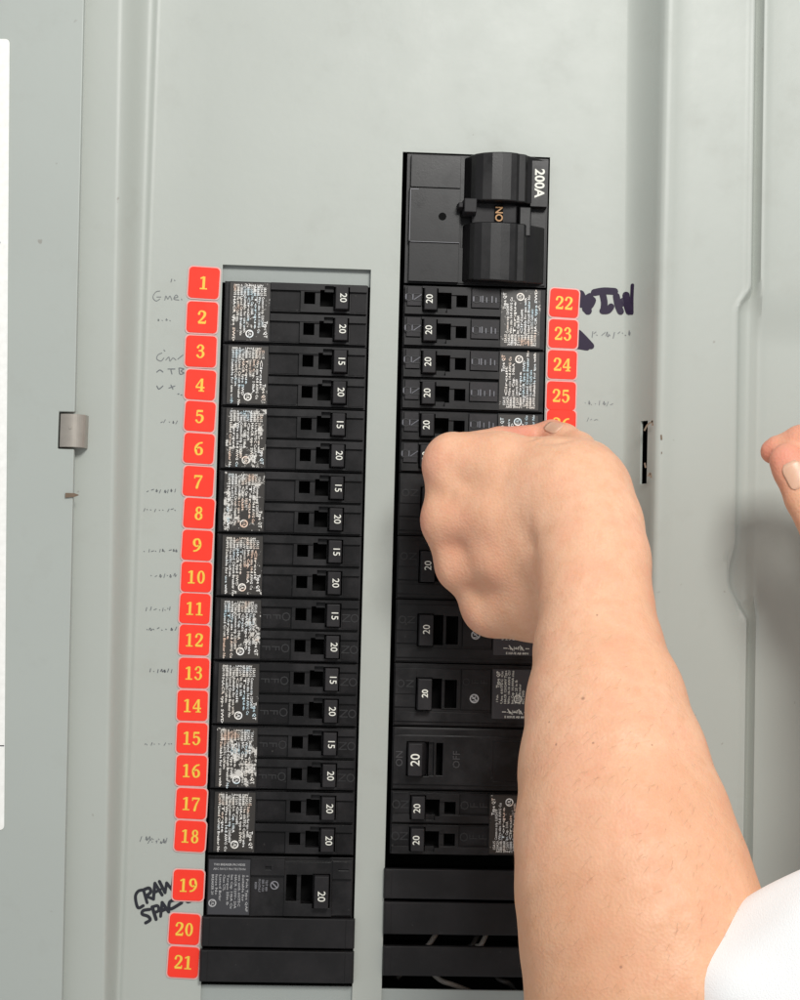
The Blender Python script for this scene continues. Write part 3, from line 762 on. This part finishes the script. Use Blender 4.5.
# wires behind the gaps
wz = lambda y: PX(450, y, -25)[1]
for k, (pts, m_, lab) in enumerate((
        ([(14, -80, wz(990)), (30, -30, wz(955)), (44, -20, wz(940)), (72, -60, wz(900))], 'wirew', 'pale wire crossing the gap above the lowest bar, leftmost'),
        ([(60, -70, wz(980)), (84, -24, wz(948)), (96, -18, wz(938)), (120, -70, wz(890))], 'wirew', 'pale wire in the gap above the lowest bar, near the arm'),
        ([(50, -70, wz(980)), (74, -26, wz(950)), (88, -20, wz(938)), (110, -70, wz(890))], 'wire', 'dark wire next to the pale one near the arm'),
        ([(20, -60, wz(950)), (50, -30, wz(978)), (70, -26, wz(986)), (120, -60, wz(1010))], 'wirew', 'pale wire in the gap under the lowest bar'),
        ([(100, -60, wz(960)), (112, -28, wz(978)), (125, -26, wz(984)), (140, -60, wz(1010))], 'wire', 'dark wire in the gap under the lowest bar'))):
    o = link('wire', tube_mesh('wire', pts, 2.6), M[m_]); o['label'] = lab; o['category'] = 'wire'; o['group'] = 'wires inside the panel'

# ------------------------------------------------------------------ number stickers
def loop(cx, cz, rx, rz, w_side, w_top, n=16):
    return [(cx+rx*math.cos(2*math.pi*k/n), cz+rz*math.sin(2*math.pi*k/n), w_top+(w_side-w_top)*abs(math.cos(2*math.pi*k/n))**1.3) for k in range(n+1)]
six = [(0.50, 0.93, .10), (0.30, 0.86, .12), (0.14, 0.62, .18), (0.12, 0.34, .19), (0.20, 0.08, .13), (0.34, 0.03, .10), (0.49, 0.14, .17), (0.50, 0.40, .18), (0.37, 0.56, .10), (0.22, 0.51, .09), (0.14, 0.40, .08)]
DG = {
 '1': [[(0.31, 0.03, .19), (0.31, 0.96, .19)], [(0.08, 0.80, .09), (0.31, 0.93, .12)], [(0.07, 0.035, .08), (0.55, 0.035, .08)]],
 '2': [[(0.10, 0.74, .17), (0.16, 0.92, .10), (0.32, 0.95, .10), (0.47, 0.84, .18), (0.47, 0.64, .18), (0.32, 0.38, .13), (0.09, 0.12, .09)], [(0.07, 0.08, .16), (0.54, 0.08, .16)], [(0.53, 0.02, .07), (0.55, 0.26, .06)]],
 '3': [[(0.11, 0.78, .16), (0.20, 0.94, .09), (0.36, 0.94, .10), (0.45, 0.76, .18), (0.36, 0.57, .10), (0.20, 0.53, .08)], [(0.20, 0.53, .08), (0.40, 0.49, .10), (0.48, 0.28, .19), (0.38, 0.06, .10), (0.22, 0.03, .09), (0.10, 0.17, .16)]],
 '4': [[(0.41, 0.03, .18), (0.41, 0.97, .17)], [(0.38, 0.95, .08), (0.04, 0.32, .08)], [(0.02, 0.29, .10), (0.60, 0.29, .10)], [(0.22, 0.03, .07), (0.59, 0.03, .07)]],
 '5': [[(0.13, 0.89, .15), (0.50, 0.90, .15)], [(0.13, 0.94, .08), (0.12, 0.52, .08)], [(0.12, 0.53, .08), (0.28, 0.60, .10), (0.46, 0.50, .17), (0.49, 0.28, .19), (0.38, 0.06, .10), (0.22, 0.03, .09), (0.10, 0.17, .15)]],
 '6': [six], '9': [[(0.62-x, 0.98-y, w) for x, y, w in six]],
 '7': [[(0.06, 0.89, .14), (0.56, 0.89, .14)], [(0.53, 0.86, .08), (0.34, 0.45, .14), (0.24, 0.02, .19)], [(0.06, 0.94, .06), (0.07, 0.70, .06)]],
 '8': [loop(0.31, 0.74, 0.15, 0.20, .15, .08), loop(0.31, 0.27, 0.18, 0.24, .17, .08)],
 '0': [loop(0.31, 0.49, 0.19, 0.44, .18, .08)]}
def digits(name, s, h, wd, hz, grow=0.0):
    parts = []; adv = wd*1.12
    x0 = -adv*len(s)/2
    for k, ch in enumerate(s):
        for j, stq in enumerate(DG[ch]):
            q = [(x0+k*adv+(p[0]+0.02)*wd/0.6, (p[1]-0.49)*hz, p[2]*0.78*wd/0.6+grow) for p in stq]
            parts.append(ribbon(q, 1, h+0.006*j+0.02*k, len(q) > 2, cap=(len(q) > 2 and ch not in '08')))
    V_, F_ = join_vf(parts); return mesh(name, V_, F_)
ST = {1: (204, 283), 2: (202.3, 317.5), 3: (201, 351.5), 4: (200.5, 385), 5: (200, 416.5), 6: (199, 448.5), 7: (198.5, 481.5), 8: (199, 513.3), 9: (197.3, 545.3), 10: (196.5, 577), 11: (195, 608.5), 12: (194.5, 640),
      13: (194, 673), 14: (192.5, 705.5), 15: (192, 738), 16: (191.5, 770.5), 17: (191.3, 803.5), 18: (190.3, 836), 19: (188.5, 885), 20: (184.5, 929), 21: (183.5, 962), 22: (564, 303.3), 23: (563, 334), 24: (562, 364.8), 25: (561, 396), 26: (561, 424.5)}
for k, (x, y) in ST.items():
    x_, z_ = PX(x, y)
    w2 = 14.9 if k > 3 else 15.2; h2 = 14.9 if k > 3 else 15.6
    if k >= 22: w2 = 14.6; h2 = 14.4
    t = thing('number_sticker', 'red rounded square sticker with yellow number %s%s' % (WORD[k], ', half under the thumb' if k == 26 else ''), 'sticker', (x_*U, -0.5*U, z_*U), 'numbered red stickers')
    t.rotation_euler = (0, R(1.3 + random.uniform(-1.1, 1.1)), 0)
    link('clear_margin', extrude_poly('clear_margin', rrect(-w2-1.3, w2+1.3, -h2-1.3, h2+1.3, 4.6), 0.02*(k % 3), 0.30+0.04*(k % 3)), M['halo'], t)
    bevel(link('sticker_face', extrude_poly('sticker_face', rrect(-w2, w2, -h2, h2, 4.0), 0.2, 1.0), M['red'], t), 0.25, 2)
    s = str(k); wd = 8.4 if len(s) == 2 else 9.0
    link('number', digits('number', s, 1.12, wd, 13.2), M['yellow'], t)
    link('number_edge', digits('number_edge', s, 1.06, wd, 13.2, 0.7), M['dyellow'], t)

#PERSON
# ------------------------------------------------------------------ person: forearm, fist, second hand, sleeve
D_ = DIST/U
def A(px, py, d, r):
    """body joint seen at a photo position, d in front of the plate, apparent radius r -> (x,h,z), true radius"""
    p = P(px, py, d)/U
    return np.array([p.x, -p.y, p.z], np.float32), r*(D_-d)/D_
def rcone(p, a, ra, b, rb):
    ba = b-a; L2 = float(ba@ba); pa = p-a
    t = np.clip((pa@ba)/L2, 0, 1)
    return np.linalg.norm(pa-t[..., None]*ba, axis=-1)-(ra+(rb-ra)*t)
def smin(a, b, k):
    h = np.maximum(k-np.abs(a-b), 0)/k
    return np.minimum(a, b)-h*h*k*0.25
class Body:
    """groups of chains; inside a group joints blend with k, groups blend with kg"""
    def __init__(self): self.groups = []; self.marks = []
    def add(self, chains, k, kg): self.groups.append(([[A(*j) for j in c] for c in chains], k, kg))
    def sdf(self, p):
        out = np.full(p.shape[:-1], 1e3, np.float32)
        for chains, k, kg in self.groups:
            gd = np.full(p.shape[:-1], 1e3, np.float32)
            for c in chains:
                cdist = np.full(p.shape[:-1], 1e3, np.float32)
                for (a, ra), (b, rb) in zip(c[:-1], c[1:]):
                    cdist = smin(cdist, rcone(p, a, ra, b, rb), min(k, 6.0))
                gd = smin(gd, cdist, k)
            out = smin(out, gd, kg)
        for (a, ra), depth in self.marks:    # shallow dents (depth>0) and ridges (<0)
            out = out + depth*np.exp(-np.sum((p-a)**2, axis=-1)/(ra*ra))
        return out
    def grad(self, p, e=0.8):
        g_ = np.zeros_like(p)
        for k in range(3):
            q = p.copy(); q[..., k] += e; q2 = p.copy(); q2[..., k] -= e
            g_[..., k] = self.sdf(q)-self.sdf(q2)
        return g_/(np.linalg.norm(g_, axis=-1, keepdims=True)+1e-9)
    def project(self, p, n=4):
        for _ in range(n):
            p = p-self.grad(p)*self.sdf(p)[..., None]
        return p
def surface(body, lo, hi, step):
    ax = [np.arange(lo[k], hi[k], step, dtype=np.float32) for k in range(3)]
    n = [len(a) for a in ax]; Fv = np.full(n, 50.0, np.float32)
    # coarse pass, then only the blocks near the skin in full
    B = 10
    for i in range(0, n[0], B):
        for j in range(0, n[1], B):
            kk = np.arange(0, n[2], B)
            ci = ax[0][min(i+B//2, n[0]-1)]; cj = ax[1][min(j+B//2, n[1]-1)]
            ck = np.array([ax[2][min(k+B//2, n[2]-1)] for k in kk], np.float32)
            cp_ = np.stack([np.full(len(ck), ci), np.full(len(ck), cj), ck], -1).astype(np.float32)
            dd = body.sdf(cp_)
            for k0, dv in zip(kk, dd):
                sl = (slice(i, i+B), slice(j, j+B), slice(k0, k0+B))
                if abs(dv) > B*step*1.05+8: Fv[sl] = np.sign(dv)*50; continue
                g3 = np.stack(np.meshgrid(ax[0][sl[0]], ax[1][sl[1]], ax[2][sl[2]], indexing='ij'), -1)
                Fv[sl] = body.sdf(g3)
    inside = Fv < 0
    c = [m-1 for m in n]
    cnt = np.zeros(c, np.int32); acc = np.zeros(c+[3], np.float32)
    corners = [(a, b, d) for a in (0, 1) for b in (0, 1) for d in (0, 1)]
    def sub(arr, o): return arr[o[0]:o[0]+c[0], o[1]:o[1]+c[1], o[2]:o[2]+c[2]]
    mixed = np.zeros(c, np.int8)
    for o in corners: mixed += sub(inside, o)
    act = (mixed > 0) & (mixed < 8); idx = np.argwhere(act)
    pos = np.zeros((len(idx), 3), np.float32); num = np.zeros(len(idx), np.float32)
    for o in corners:
        for axn in range(3):
            if o[axn]: continue
            o2 = list(o); o2[axn] = 1
            f0 = Fv[idx[:, 0]+o[0], idx[:, 1]+o[1], idx[:, 2]+o[2]]; f1 = Fv[idx[:, 0]+o2[0], idx[:, 1]+o2[1], idx[:, 2]+o2[2]]
            cr = (f0 < 0) != (f1 < 0); t = np.where(cr, f0/np.where(cr, f0-f1, 1), 0)
            q = np.tile(np.array(o, np.float32), (len(idx), 1)); q[:, axn] += t
            pos[cr] += q[cr]; num[cr] += 1
    V_ = np.array(lo, np.float32)+(idx+pos/num[:, None])*step
    ids = -np.ones(c, np.int64); ids[act] = np.arange(len(idx))
    faces = []
    for axn in range(3):
        u, v = [(1, 2), (2, 0), (0, 1)][axn]
        s0 = [slice(1, m-1) for m in n]; s1 = list(s0); s0[axn] = slice(0, n[axn]-1); s1[axn] = slice(1, n[axn])
        a_ = inside[tuple(s0)]; b_ = inside[tuple(s1)]; e_ = np.argwhere(a_ != b_)
        off = np.array([1, 1, 1]); off[axn] = 0; e = e_+off
        flip = a_[tuple(e_.T)]
        def cid(du, dv):
            q = e.copy(); q[:, u] -= du; q[:, v] -= dv; return ids[tuple(q.T)]
        f = np.stack([cid(1, 1), cid(0, 1), cid(0, 0), cid(1, 0)], -1)
        f[~flip] = f[~flip][:, ::-1]; faces.append(f)
    F_ = np.concatenate(faces); F_ = F_[(F_ >= 0).all(1)]
    V_ = body.project(V_, 2)
    return V_, F_
def skin_mesh(name, V_, F_):
    me = bpy.data.meshes.new(name)
    # layout (x,h,z) -> world (x,-h,z); that mirrors, so turn the faces round
    me.from_pydata(np.stack([V_[:, 0]*U, -V_[:, 1]*U, V_[:, 2]*U], -1).tolist(), [], F_[:, ::-1].tolist())
    me.polygons.foreach_set('use_smooth', [True]*len(me.polygons)); me.update(); return me

arm = Body()
fore = [(577, 499, 158, 57), (587, 528, 180, 56), (593, 562, 205, 57), (597, 612, 238, 57), (599, 652, 256, 65), (606, 706, 282, 80), (614, 770, 308, 95), (624, 835, 332, 109), (634, 888, 350, 118), (645, 940, 364, 124), (657, 1000, 376, 130), (688, 1105, 392, 124), (760, 1150, 420, 110), (900, 1080, 470, 118), (1060, 1000, 500, 130)]
dors = [[(566, 490, 150, 46), (545, 480, 140, 41), (500, 469, 122, 37), (453.5, 460.5, 108, 28)],
        [(562, 508, 158, 47), (500, 514, 134, 37), (450, 521.5, 110, 27)],
        [(560, 540, 158, 44), (505, 556, 128, 36), (466, 566, 100, 28)],
        [(560, 570, 138, 44), (528, 590, 116, 38), (494, 604, 92, 29)],
        [(494, 604, 92, 29), (536, 606, 112, 35), (568, 590, 150, 42)],
        [(452, 472, 104, 24), (451.5, 512, 104, 23.5)], [(456, 530, 102, 22.5), (464, 560, 98, 24)]]
arm.add([fore], 10, 10)
arm.add(dors, 20, 24)
# curled fingers, rooted in the knuckles, closing under the palm
arm.add([[(453.5, 460.5, 106, 26), (462, 452, 58, 19), (500, 443.0, 38, 16), (540, 436.0, 22, 12.0)]], 4, 6)
arm.add([[(450, 521.5, 106, 25), (452, 510, 48, 19), (494, 492, 30, 16), (516, 486, 46, 13)]], 4, 5)
arm.add([[(466, 566, 96, 25), (468, 552, 46, 18), (508, 528, 30, 15.5), (528, 520, 48, 13)]], 4, 5)
arm.add([[(494, 604, 88, 25), (490, 590, 46, 16), (524, 562, 30, 14), (542, 552, 46, 12)]], 4, 5)
# thumb from the wrist side of the palm
arm.add([[(586, 494, 140, 36), (588, 470, 105, 29), (578, 450, 66, 17.5), (564, 441, 46, 16.5), (552, 434.8, 30, 15.6)]], 6, 8)
# relief: hollow at the wrist, ridge and dents between the knuckles
for (x, y, d, r, dp) in ((538, 541, 190, 18, 3.6), (524, 520, 178, 20, 2.0), (456, 490, 140, 12, 1.2), (482, 492, 150, 15, 1.6), (455, 549, 132, 13, 3.2), (478, 588, 122, 12, 2.2), (446, 480, 128, 11, -3.4),
                         (460, 493, 140, 9, -3.0), (500, 590, 140, 16, 1.6), (430, 468, 112, 12, -1.0), (489, 541, 150, 16, 1.6), (541, 600, 178, 12, 3.0), (443, 521, 130, 10, -1.2), (645, 503, 165, 9, 2.2),
        (470, 466, 140, 9, -1.3), (486, 469, 148, 9, -1.2), (503, 472, 156, 9, -1.0), (520, 475, 165, 9, -0.8), (468, 521, 138, 9, -1.3), (485, 519, 146, 9, -1.1), (503, 518, 156, 9, -0.8),
        (482, 566, 128, 9, -1.1), (498, 563, 138, 9, -0.9), (470, 545, 130, 9, 1.2), (490, 541, 145, 10, 1.0), (439, 497, 120, 8, 1.0), (447, 541, 118, 7, 1.3)):
    (p_, r_) = A(x, y, d, r); arm.marks.append(((p_, r_), dp))
def front(body, px, py, d0):
    """march from the viewer side down onto the skin along the line of sight"""
    a = np.array(A(px, py, d0, 1)[0]); b = np.array(A(px, py, 0, 1)[0]); dirv = (b-a)/np.linalg.norm(b-a); t = 0
    for _ in range(60):
        dd = float(body.sdf((a+dirv*t)[None].astype(np.float32))[0])
        if dd < 0.05: break
        t += dd*0.9
        if t > 700: return None
    return a+dirv*t
for x, y, r_, dp in ((533, 438.5, 4.5, 2.0), (540, 440.5, 4.5, 2.4), (547, 441.5, 4.5, 2.6), (554, 442, 4.5, 2.6), (561, 441.5, 4.5, 2.3), (568, 440.5, 4.5, 1.6),
                      (636, 499, 6, 1.4), (628, 507, 6, 0.9), (534, 548, 8, 1.4), (536, 566, 8, 1.4), (537, 584, 8, 1.2)):
    q = front(arm, x, y, 600)
    if q is not None: arm.marks.append(((q.astype(np.float32), r_), dp))
mn = np.min([a for gq in arm.groups for c in gq[0] for a, r in [(j[0]-j[1], 0) for j in c]], axis=0)-9
mx = np.max([a for gq in arm.groups for c in gq[0] for a, r in [(j[0]+j[1], 0) for j in c]], axis=0)+9
Va, Fa = surface(arm, mn, mx, 3.2)
bl = Body()     # the other hand at the right edge: index finger over the thumb
bl.add([[(912, 650, 235, 50), (894, 590, 215, 50), (868, 525, 190, 44)], [(868, 505, 190, 40), (856, 470, 180, 27)], [(868, 540, 180, 40), (860, 560, 180, 30)]], 16, 12)
bl.add([[(862, 462, 182, 24), (832, 436, 166, 18), (800, 441, 152, 15.5), (776, 450.5, 142, 13.5), (771.5, 452, 140, 11.0)]], 4, 7)
bl.add([[(862, 560, 192, 30), (826, 534, 180, 24), (806, 498, 174, 21), (792, 470, 168, 19), (787, 461, 166, 18)]], 4, 7)
bl.add([[(870, 500, 174, 26), (846, 470, 135, 17), (822, 470, 120, 14)]], 4, 6)
bl.add([[(880, 530, 170, 26), (856, 505, 128, 17), (834, 506, 120, 14)]], 4, 6)
bl.add([[(892, 560, 170, 24), (870, 548, 130, 16), (846, 546, 125, 13)]], 4, 6)
bl.add([[(912, 650, 235, 50), (925, 730, 262, 66), (945, 850, 300, 92), (965, 980, 335, 108), (985, 1130, 365, 116)]], 10, 16)  # unseen forearm, routed downward to shade the lower right of the cover
mn2 = np.min([j[0]-j[1] for gq in bl.groups for c in gq[0] for j in c], axis=0)-9
mx2 = np.max([j[0]+j[1] for gq in bl.groups for c in gq[0] for j in c], axis=0)+9
Vb, Fb = surface(bl, mn2, mx2, 3.6)

spots = [front(arm, x, y, 600) for x, y in ((583, 698.5), (593, 743), (556, 744.5), (549, 722), (621, 967), (652, 745), (597, 615))]
def skin_mat():
    m, nt, b = newmat('skin'); c = coords(nt)
    n1 = noise(nt, c, 28, 4); n2 = noise(nt, c, 190, 4, 0.65); n3 = noise(nt, c, 900, 2)
    col = mixc(nt, ramp(nt, n1, [(0.3, g(0)), (0.7, g(1))]), (0.76, 0.425, 0.265), (0.86, 0.52, 0.345))
    col = mixc(nt, ramp(nt, n2, [(0.42, g(0)), (0.70, g(0.55))]), col, (0.73, 0.37, 0.215))
    col = mixc(nt, ramp(nt, noise(nt, c, 70, 4, 0.6), [(0.45, g(0)), (0.68, g(0.42))]), col, (0.80, 0.375, 0.245))
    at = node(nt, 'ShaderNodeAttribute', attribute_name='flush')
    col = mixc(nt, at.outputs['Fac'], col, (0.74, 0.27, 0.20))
    shd = node(nt, 'ShaderNodeAttribute', attribute_name='tan')
    col = mixc(nt, shd.outputs['Fac'], col, (0.60, 0.295, 0.145))  # brown tint carrying the arm's painted shade
    for q, rad in zip(spots, (1.7, 1.1, 1.2, 0.9, 1.3, 0.9, 1.0)):
        vm = node(nt, 'ShaderNodeVectorMath', operation='DISTANCE'); nt.links.new(c, vm.inputs[0]); vm.inputs[1].default_value = (q[0]*U, -q[1]*U, q[2]*U)
        mr = node(nt, 'ShaderNodeMapRange'); mr.inputs['From Min'].default_value = rad*0.5*U; mr.inputs['From Max'].default_value = rad*1.2*U
        mr.inputs['To Min'].default_value = 0.5; mr.inputs['To Max'].default_value = 0; nt.links.new(vm.outputs['Value'], mr.inputs['Value'])
        col = mixc(nt, mr.outputs[0], col, (0.16, 0.065, 0.04))
    nt.links.new(col, b.inputs['Base Color'])
    b.inputs['Subsurface Weight'].default_value = 0.22; b.inputs['Subsurface Radius'].default_value = (1.0, 0.4, 0.2)
    b.inputs['Subsurface Scale'].default_value = 0.004
    nt.links.new(ramp(nt, n2, [(0.3, g(0.42)), (0.7, g(0.60))]), b.inputs['Roughness']); b.inputs['Specular IOR Level'].default_value = 0.26
    vor = node(nt, 'ShaderNodeTexVoronoi'); vor.inputs['Scale'].default_value = 950; nt.links.new(c, vor.inputs['Vector'])
    mh_ = node(nt, 'ShaderNodeMath', operation='ADD'); nt.links.new(vor.outputs['Distance'], mh_.inputs[0]); nt.links.new(n2, mh_.inputs[1])
    # long soft relief (veins, tendons) under the fine pores
    st_ = node(nt, 'ShaderNodeMapping'); nt.links.new(c, st_.inputs[0]); st_.inputs['Rotation'].default_value = (0, R(20), 0); st_.inputs['Scale'].default_value = (1.0, 1.0, 0.45)
    nb = node(nt, 'ShaderNodeBump'); nb.inputs['Strength'].default_value = 0.35; nb.inputs['Distance'].default_value = 0.004
    nt.links.new(noise(nt, st_.outputs[0], 55, 2, 0.4), nb.inputs['Height'])
    n2b = node(nt, 'ShaderNodeBump'); n2b.inputs['Strength'].default_value = 0.2; n2b.inputs['Distance'].default_value = 0.0007
    nt.links.new(mh_.outputs[0], n2b.inputs['Height']); nt.links.new(nb.outputs['Normal'], n2b.inputs['Normal']); nt.links.new(n2b.outputs['Normal'], b.inputs['Normal'])
    return m
M['skin'] = skin_mat()
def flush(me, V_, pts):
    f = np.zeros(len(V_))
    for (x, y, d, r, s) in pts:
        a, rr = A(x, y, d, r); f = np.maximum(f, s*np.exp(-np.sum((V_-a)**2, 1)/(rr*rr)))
    t2 = np.clip((-180-V_[:, 2])/330, 0, 1)*0.42 + np.clip((230-V_[:, 0])/140, 0, 1)*np.clip((-200-V_[:, 2])/150, 0, 1)*0.2  # darker tone down the forearm and its left side, shade painted into skin
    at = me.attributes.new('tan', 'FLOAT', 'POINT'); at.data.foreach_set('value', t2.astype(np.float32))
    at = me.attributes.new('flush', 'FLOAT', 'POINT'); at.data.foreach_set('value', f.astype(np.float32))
person = thing('person', 'person in a white short-sleeved shirt pinching sticker with one fist, other hand at right edge', 'person', (0.10, -0.2, -0.33))
inv = Matrix.Translation((-0.10, 0.2, 0.33))
def ppart(name, me, mat, parent=person):
    if parent is person: me.transform(inv)
    else: me.transform(inv)
    return link(name, me, mat, parent)
ma = skin_mesh('arm', Va, Fa)
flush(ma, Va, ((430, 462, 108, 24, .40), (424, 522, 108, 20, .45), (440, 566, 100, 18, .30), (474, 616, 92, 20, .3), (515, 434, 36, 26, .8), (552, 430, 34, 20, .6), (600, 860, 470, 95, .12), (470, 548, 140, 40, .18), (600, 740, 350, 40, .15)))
armo = ppart('arm', ma, M['skin'])
mb = skin_mesh('hand', Vb, Fb)
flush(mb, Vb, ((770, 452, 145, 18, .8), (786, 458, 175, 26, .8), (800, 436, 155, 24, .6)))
hando = ppart('hand', mb, M['skin']); hando['label'] = 'second hand with index finger over thumb'

def nail(body, c0, axis, side, L, Wd, parent, lift=0.15):
    """thin curved plate laid on the finger at c0, long axis along `axis`"""
    axis = axis/np.linalg.norm(axis); side = side-axis*(side@axis); side /= np.linalg.norm(side)
    nu, nv = 9, 8; pts = []
    for j in range(nv+1):
        for i in range(nu+1):
            u = (i/nu*2-1); v = j/nv*2-1
            wv = Wd*math.sqrt(max(0.05, 1-(max(0, abs(v)-0.35)/0.75)**2))
            pts.append(c0+side*u*wv/2+axis*v*L/2)
    pts = body.project(np.array(pts, np.float32), 3); gr = body.grad(pts); pts = pts+gr*lift
    F_ = []
    for j in range(nv):
        for i in range(nu):
            a = j*(nu+1)+i; F_.append((a, a+1, a+nu+2, a+nu+1))
    me = skin_mesh('nail', pts, np.array(F_)); o = ppart('nail', me, M['nail'], parent)
    s = o.modifiers.new('t', 'SOLIDIFY'); s.thickness = 0.5*U; s.offset = 0
    return o
m, nt, b = newmat('nail'); c = coords(nt)
nt.links.new(mixc(nt, noise(nt, c, 200, 2), (0.76, 0.42, 0.29), (0.82, 0.49, 0.35)), b.inputs['Base Color']); b.inputs['Roughness'].default_value = 0.38
b.inputs['Subsurface Weight'].default_value = 0.15; b.inputs['Subsurface Scale'].default_value = 0.003
M['nail'] = m
n0 = front(arm, 552.5, 427, 300); a1 = np.array(A(552, 434.8, 30, 1)[0]); a0 = np.array(A(564, 441, 46, 1)[0])
nail(arm, n0, a1-a0, np.array([1.0, 0.0, 0.25]), 22, 18, armo)
n1 = front(bl, 789, 466, 500); a1 = np.array(A(787, 461, 166, 1)[0]); a0 = np.array(A(806, 498, 174, 1)[0])
nail(bl, front(bl, 795, 475, 500), a1-a0, np.array([1.0, 0.2, 0.3]), 26, 23, hando)
# hair on the forearm: nobody could count it
rnd = random.Random(5); hv, hf = [], []
ids_ = [i for i in range(len(Va)) if Va[i, 2] < -120 and Va[i, 0] < 330 and Va[i, 1] > 150]
sel = np.array(rnd.sample(ids_, 1500)); hp = Va[sel]; hn = arm.grad(hp)
for p_, n_ in zip(hp, hn):
    if n_[1] < -0.25: continue
    dr = np.array([-0.55+rnd.uniform(-.35, .35), 0.0, -0.6+rnd.uniform(-.5, .3)]); dr -= n_*(dr@n_); dr /= np.linalg.norm(dr)
    L = rnd.uniform(5, 10); q = [p_-n_*0.3, p_+dr*L*0.4+n_*L*0.20, p_+dr*L*0.75+n_*L*0.26, p_+dr*L+n_*L*0.22]
    sd = np.cross(dr, n_); b0 = len(hv)
    for k, (qq, w_) in enumerate(zip(q, (0.075, 0.065, 0.045, 0.01))):
        hv += [qq+sd*w_, qq-sd*w_]
        if k: hf.append((b0+2*k-2, b0+2*k-1, b0+2*k+1, b0+2*k))
hm = skin_mesh('arm_hair', np.array(hv), np.array(hf)); ho = ppart('arm_hair', hm, flat('arm_hair', (0.36, 0.20, 0.11), 0.5), armo); ho['kind'] = 'stuff'

# white sleeve round the upper arm, hem towards the elbow
def sleeve():
    pts = [(714, 1030, 415, 74), (725, 1025, 418, 86), (765, 1010, 428, 102), (835, 992, 448, 116), (920, 968, 468, 126), (1040, 925, 488, 138), (1180, 870, 500, 150)]
    J = [A(*p) for p in pts]; q = smoothline([tuple(j[0])+(j[1],) for j in J], 7)
    vs, fs = [], []; n = 72
    for i, p in enumerate(q):
        a = Vector(q[max(0, i-1)][:3]); b = Vector(q[min(len(q)-1, i+1)][:3]); t = (b-a).normalized()
        s = t.cross(Vector((0, 1, 0))).normalized(); v = t.cross(s)
        for j in range(n):
            an = 2*math.pi*j/n
            r = p[3]*(1+0.020*math.sin(2*an+i*0.4)+0.022*math.sin(3*an+i*0.27+1)+0.014*math.sin(7*an-i*0.31)+0.010*math.sin(5*an+i*0.5))
            if i in (1, 2, 3): r *= 1.010
            if i in (4, 5): r *= 0.993
            w = Vector(p[:3])+s*r*math.cos(an)+v*r*math.sin(an)
            if i < 4: w = w + t*(3.0*math.sin(2*an+0.8)+1.5*math.sin(5*an))*(1-i/4)
            vs.append(tuple(w))
        if i:
            for j in range(n): fs.append(((i-1)*n+j, (i-1)*n+(j+1) % n, i*n+(j+1) % n, i*n+j))
    me = fixn(mesh('sleeve', vs, fs)); me.polygons.foreach_set('use_smooth', [True]*len(me.polygons)); return me
m, nt, b = newmat('white_jersey'); c = coords(nt)
nt.links.new(mixc(nt, noise(nt, c, 60, 3), (0.90, 0.90, 0.89), (0.94, 0.94, 0.94)), b.inputs['Base Color']); b.inputs['Roughness'].default_value = 0.85
ha = node(nt, 'ShaderNodeMath', operation='ADD'); nt.links.new(noise(nt, c, 2200, 2), ha.inputs[0]); nt.links.new(noise(nt, c, 30, 3), ha.inputs[1])
bump(nt, b, ha.outputs[0], 0.25, 0.001)
so_ = ppart('sleeve', sleeve(), m); s_ = so_.modifiers.new('t', 'SOLIDIFY'); s_.thickness = 2.2*U; s_.offset = 1
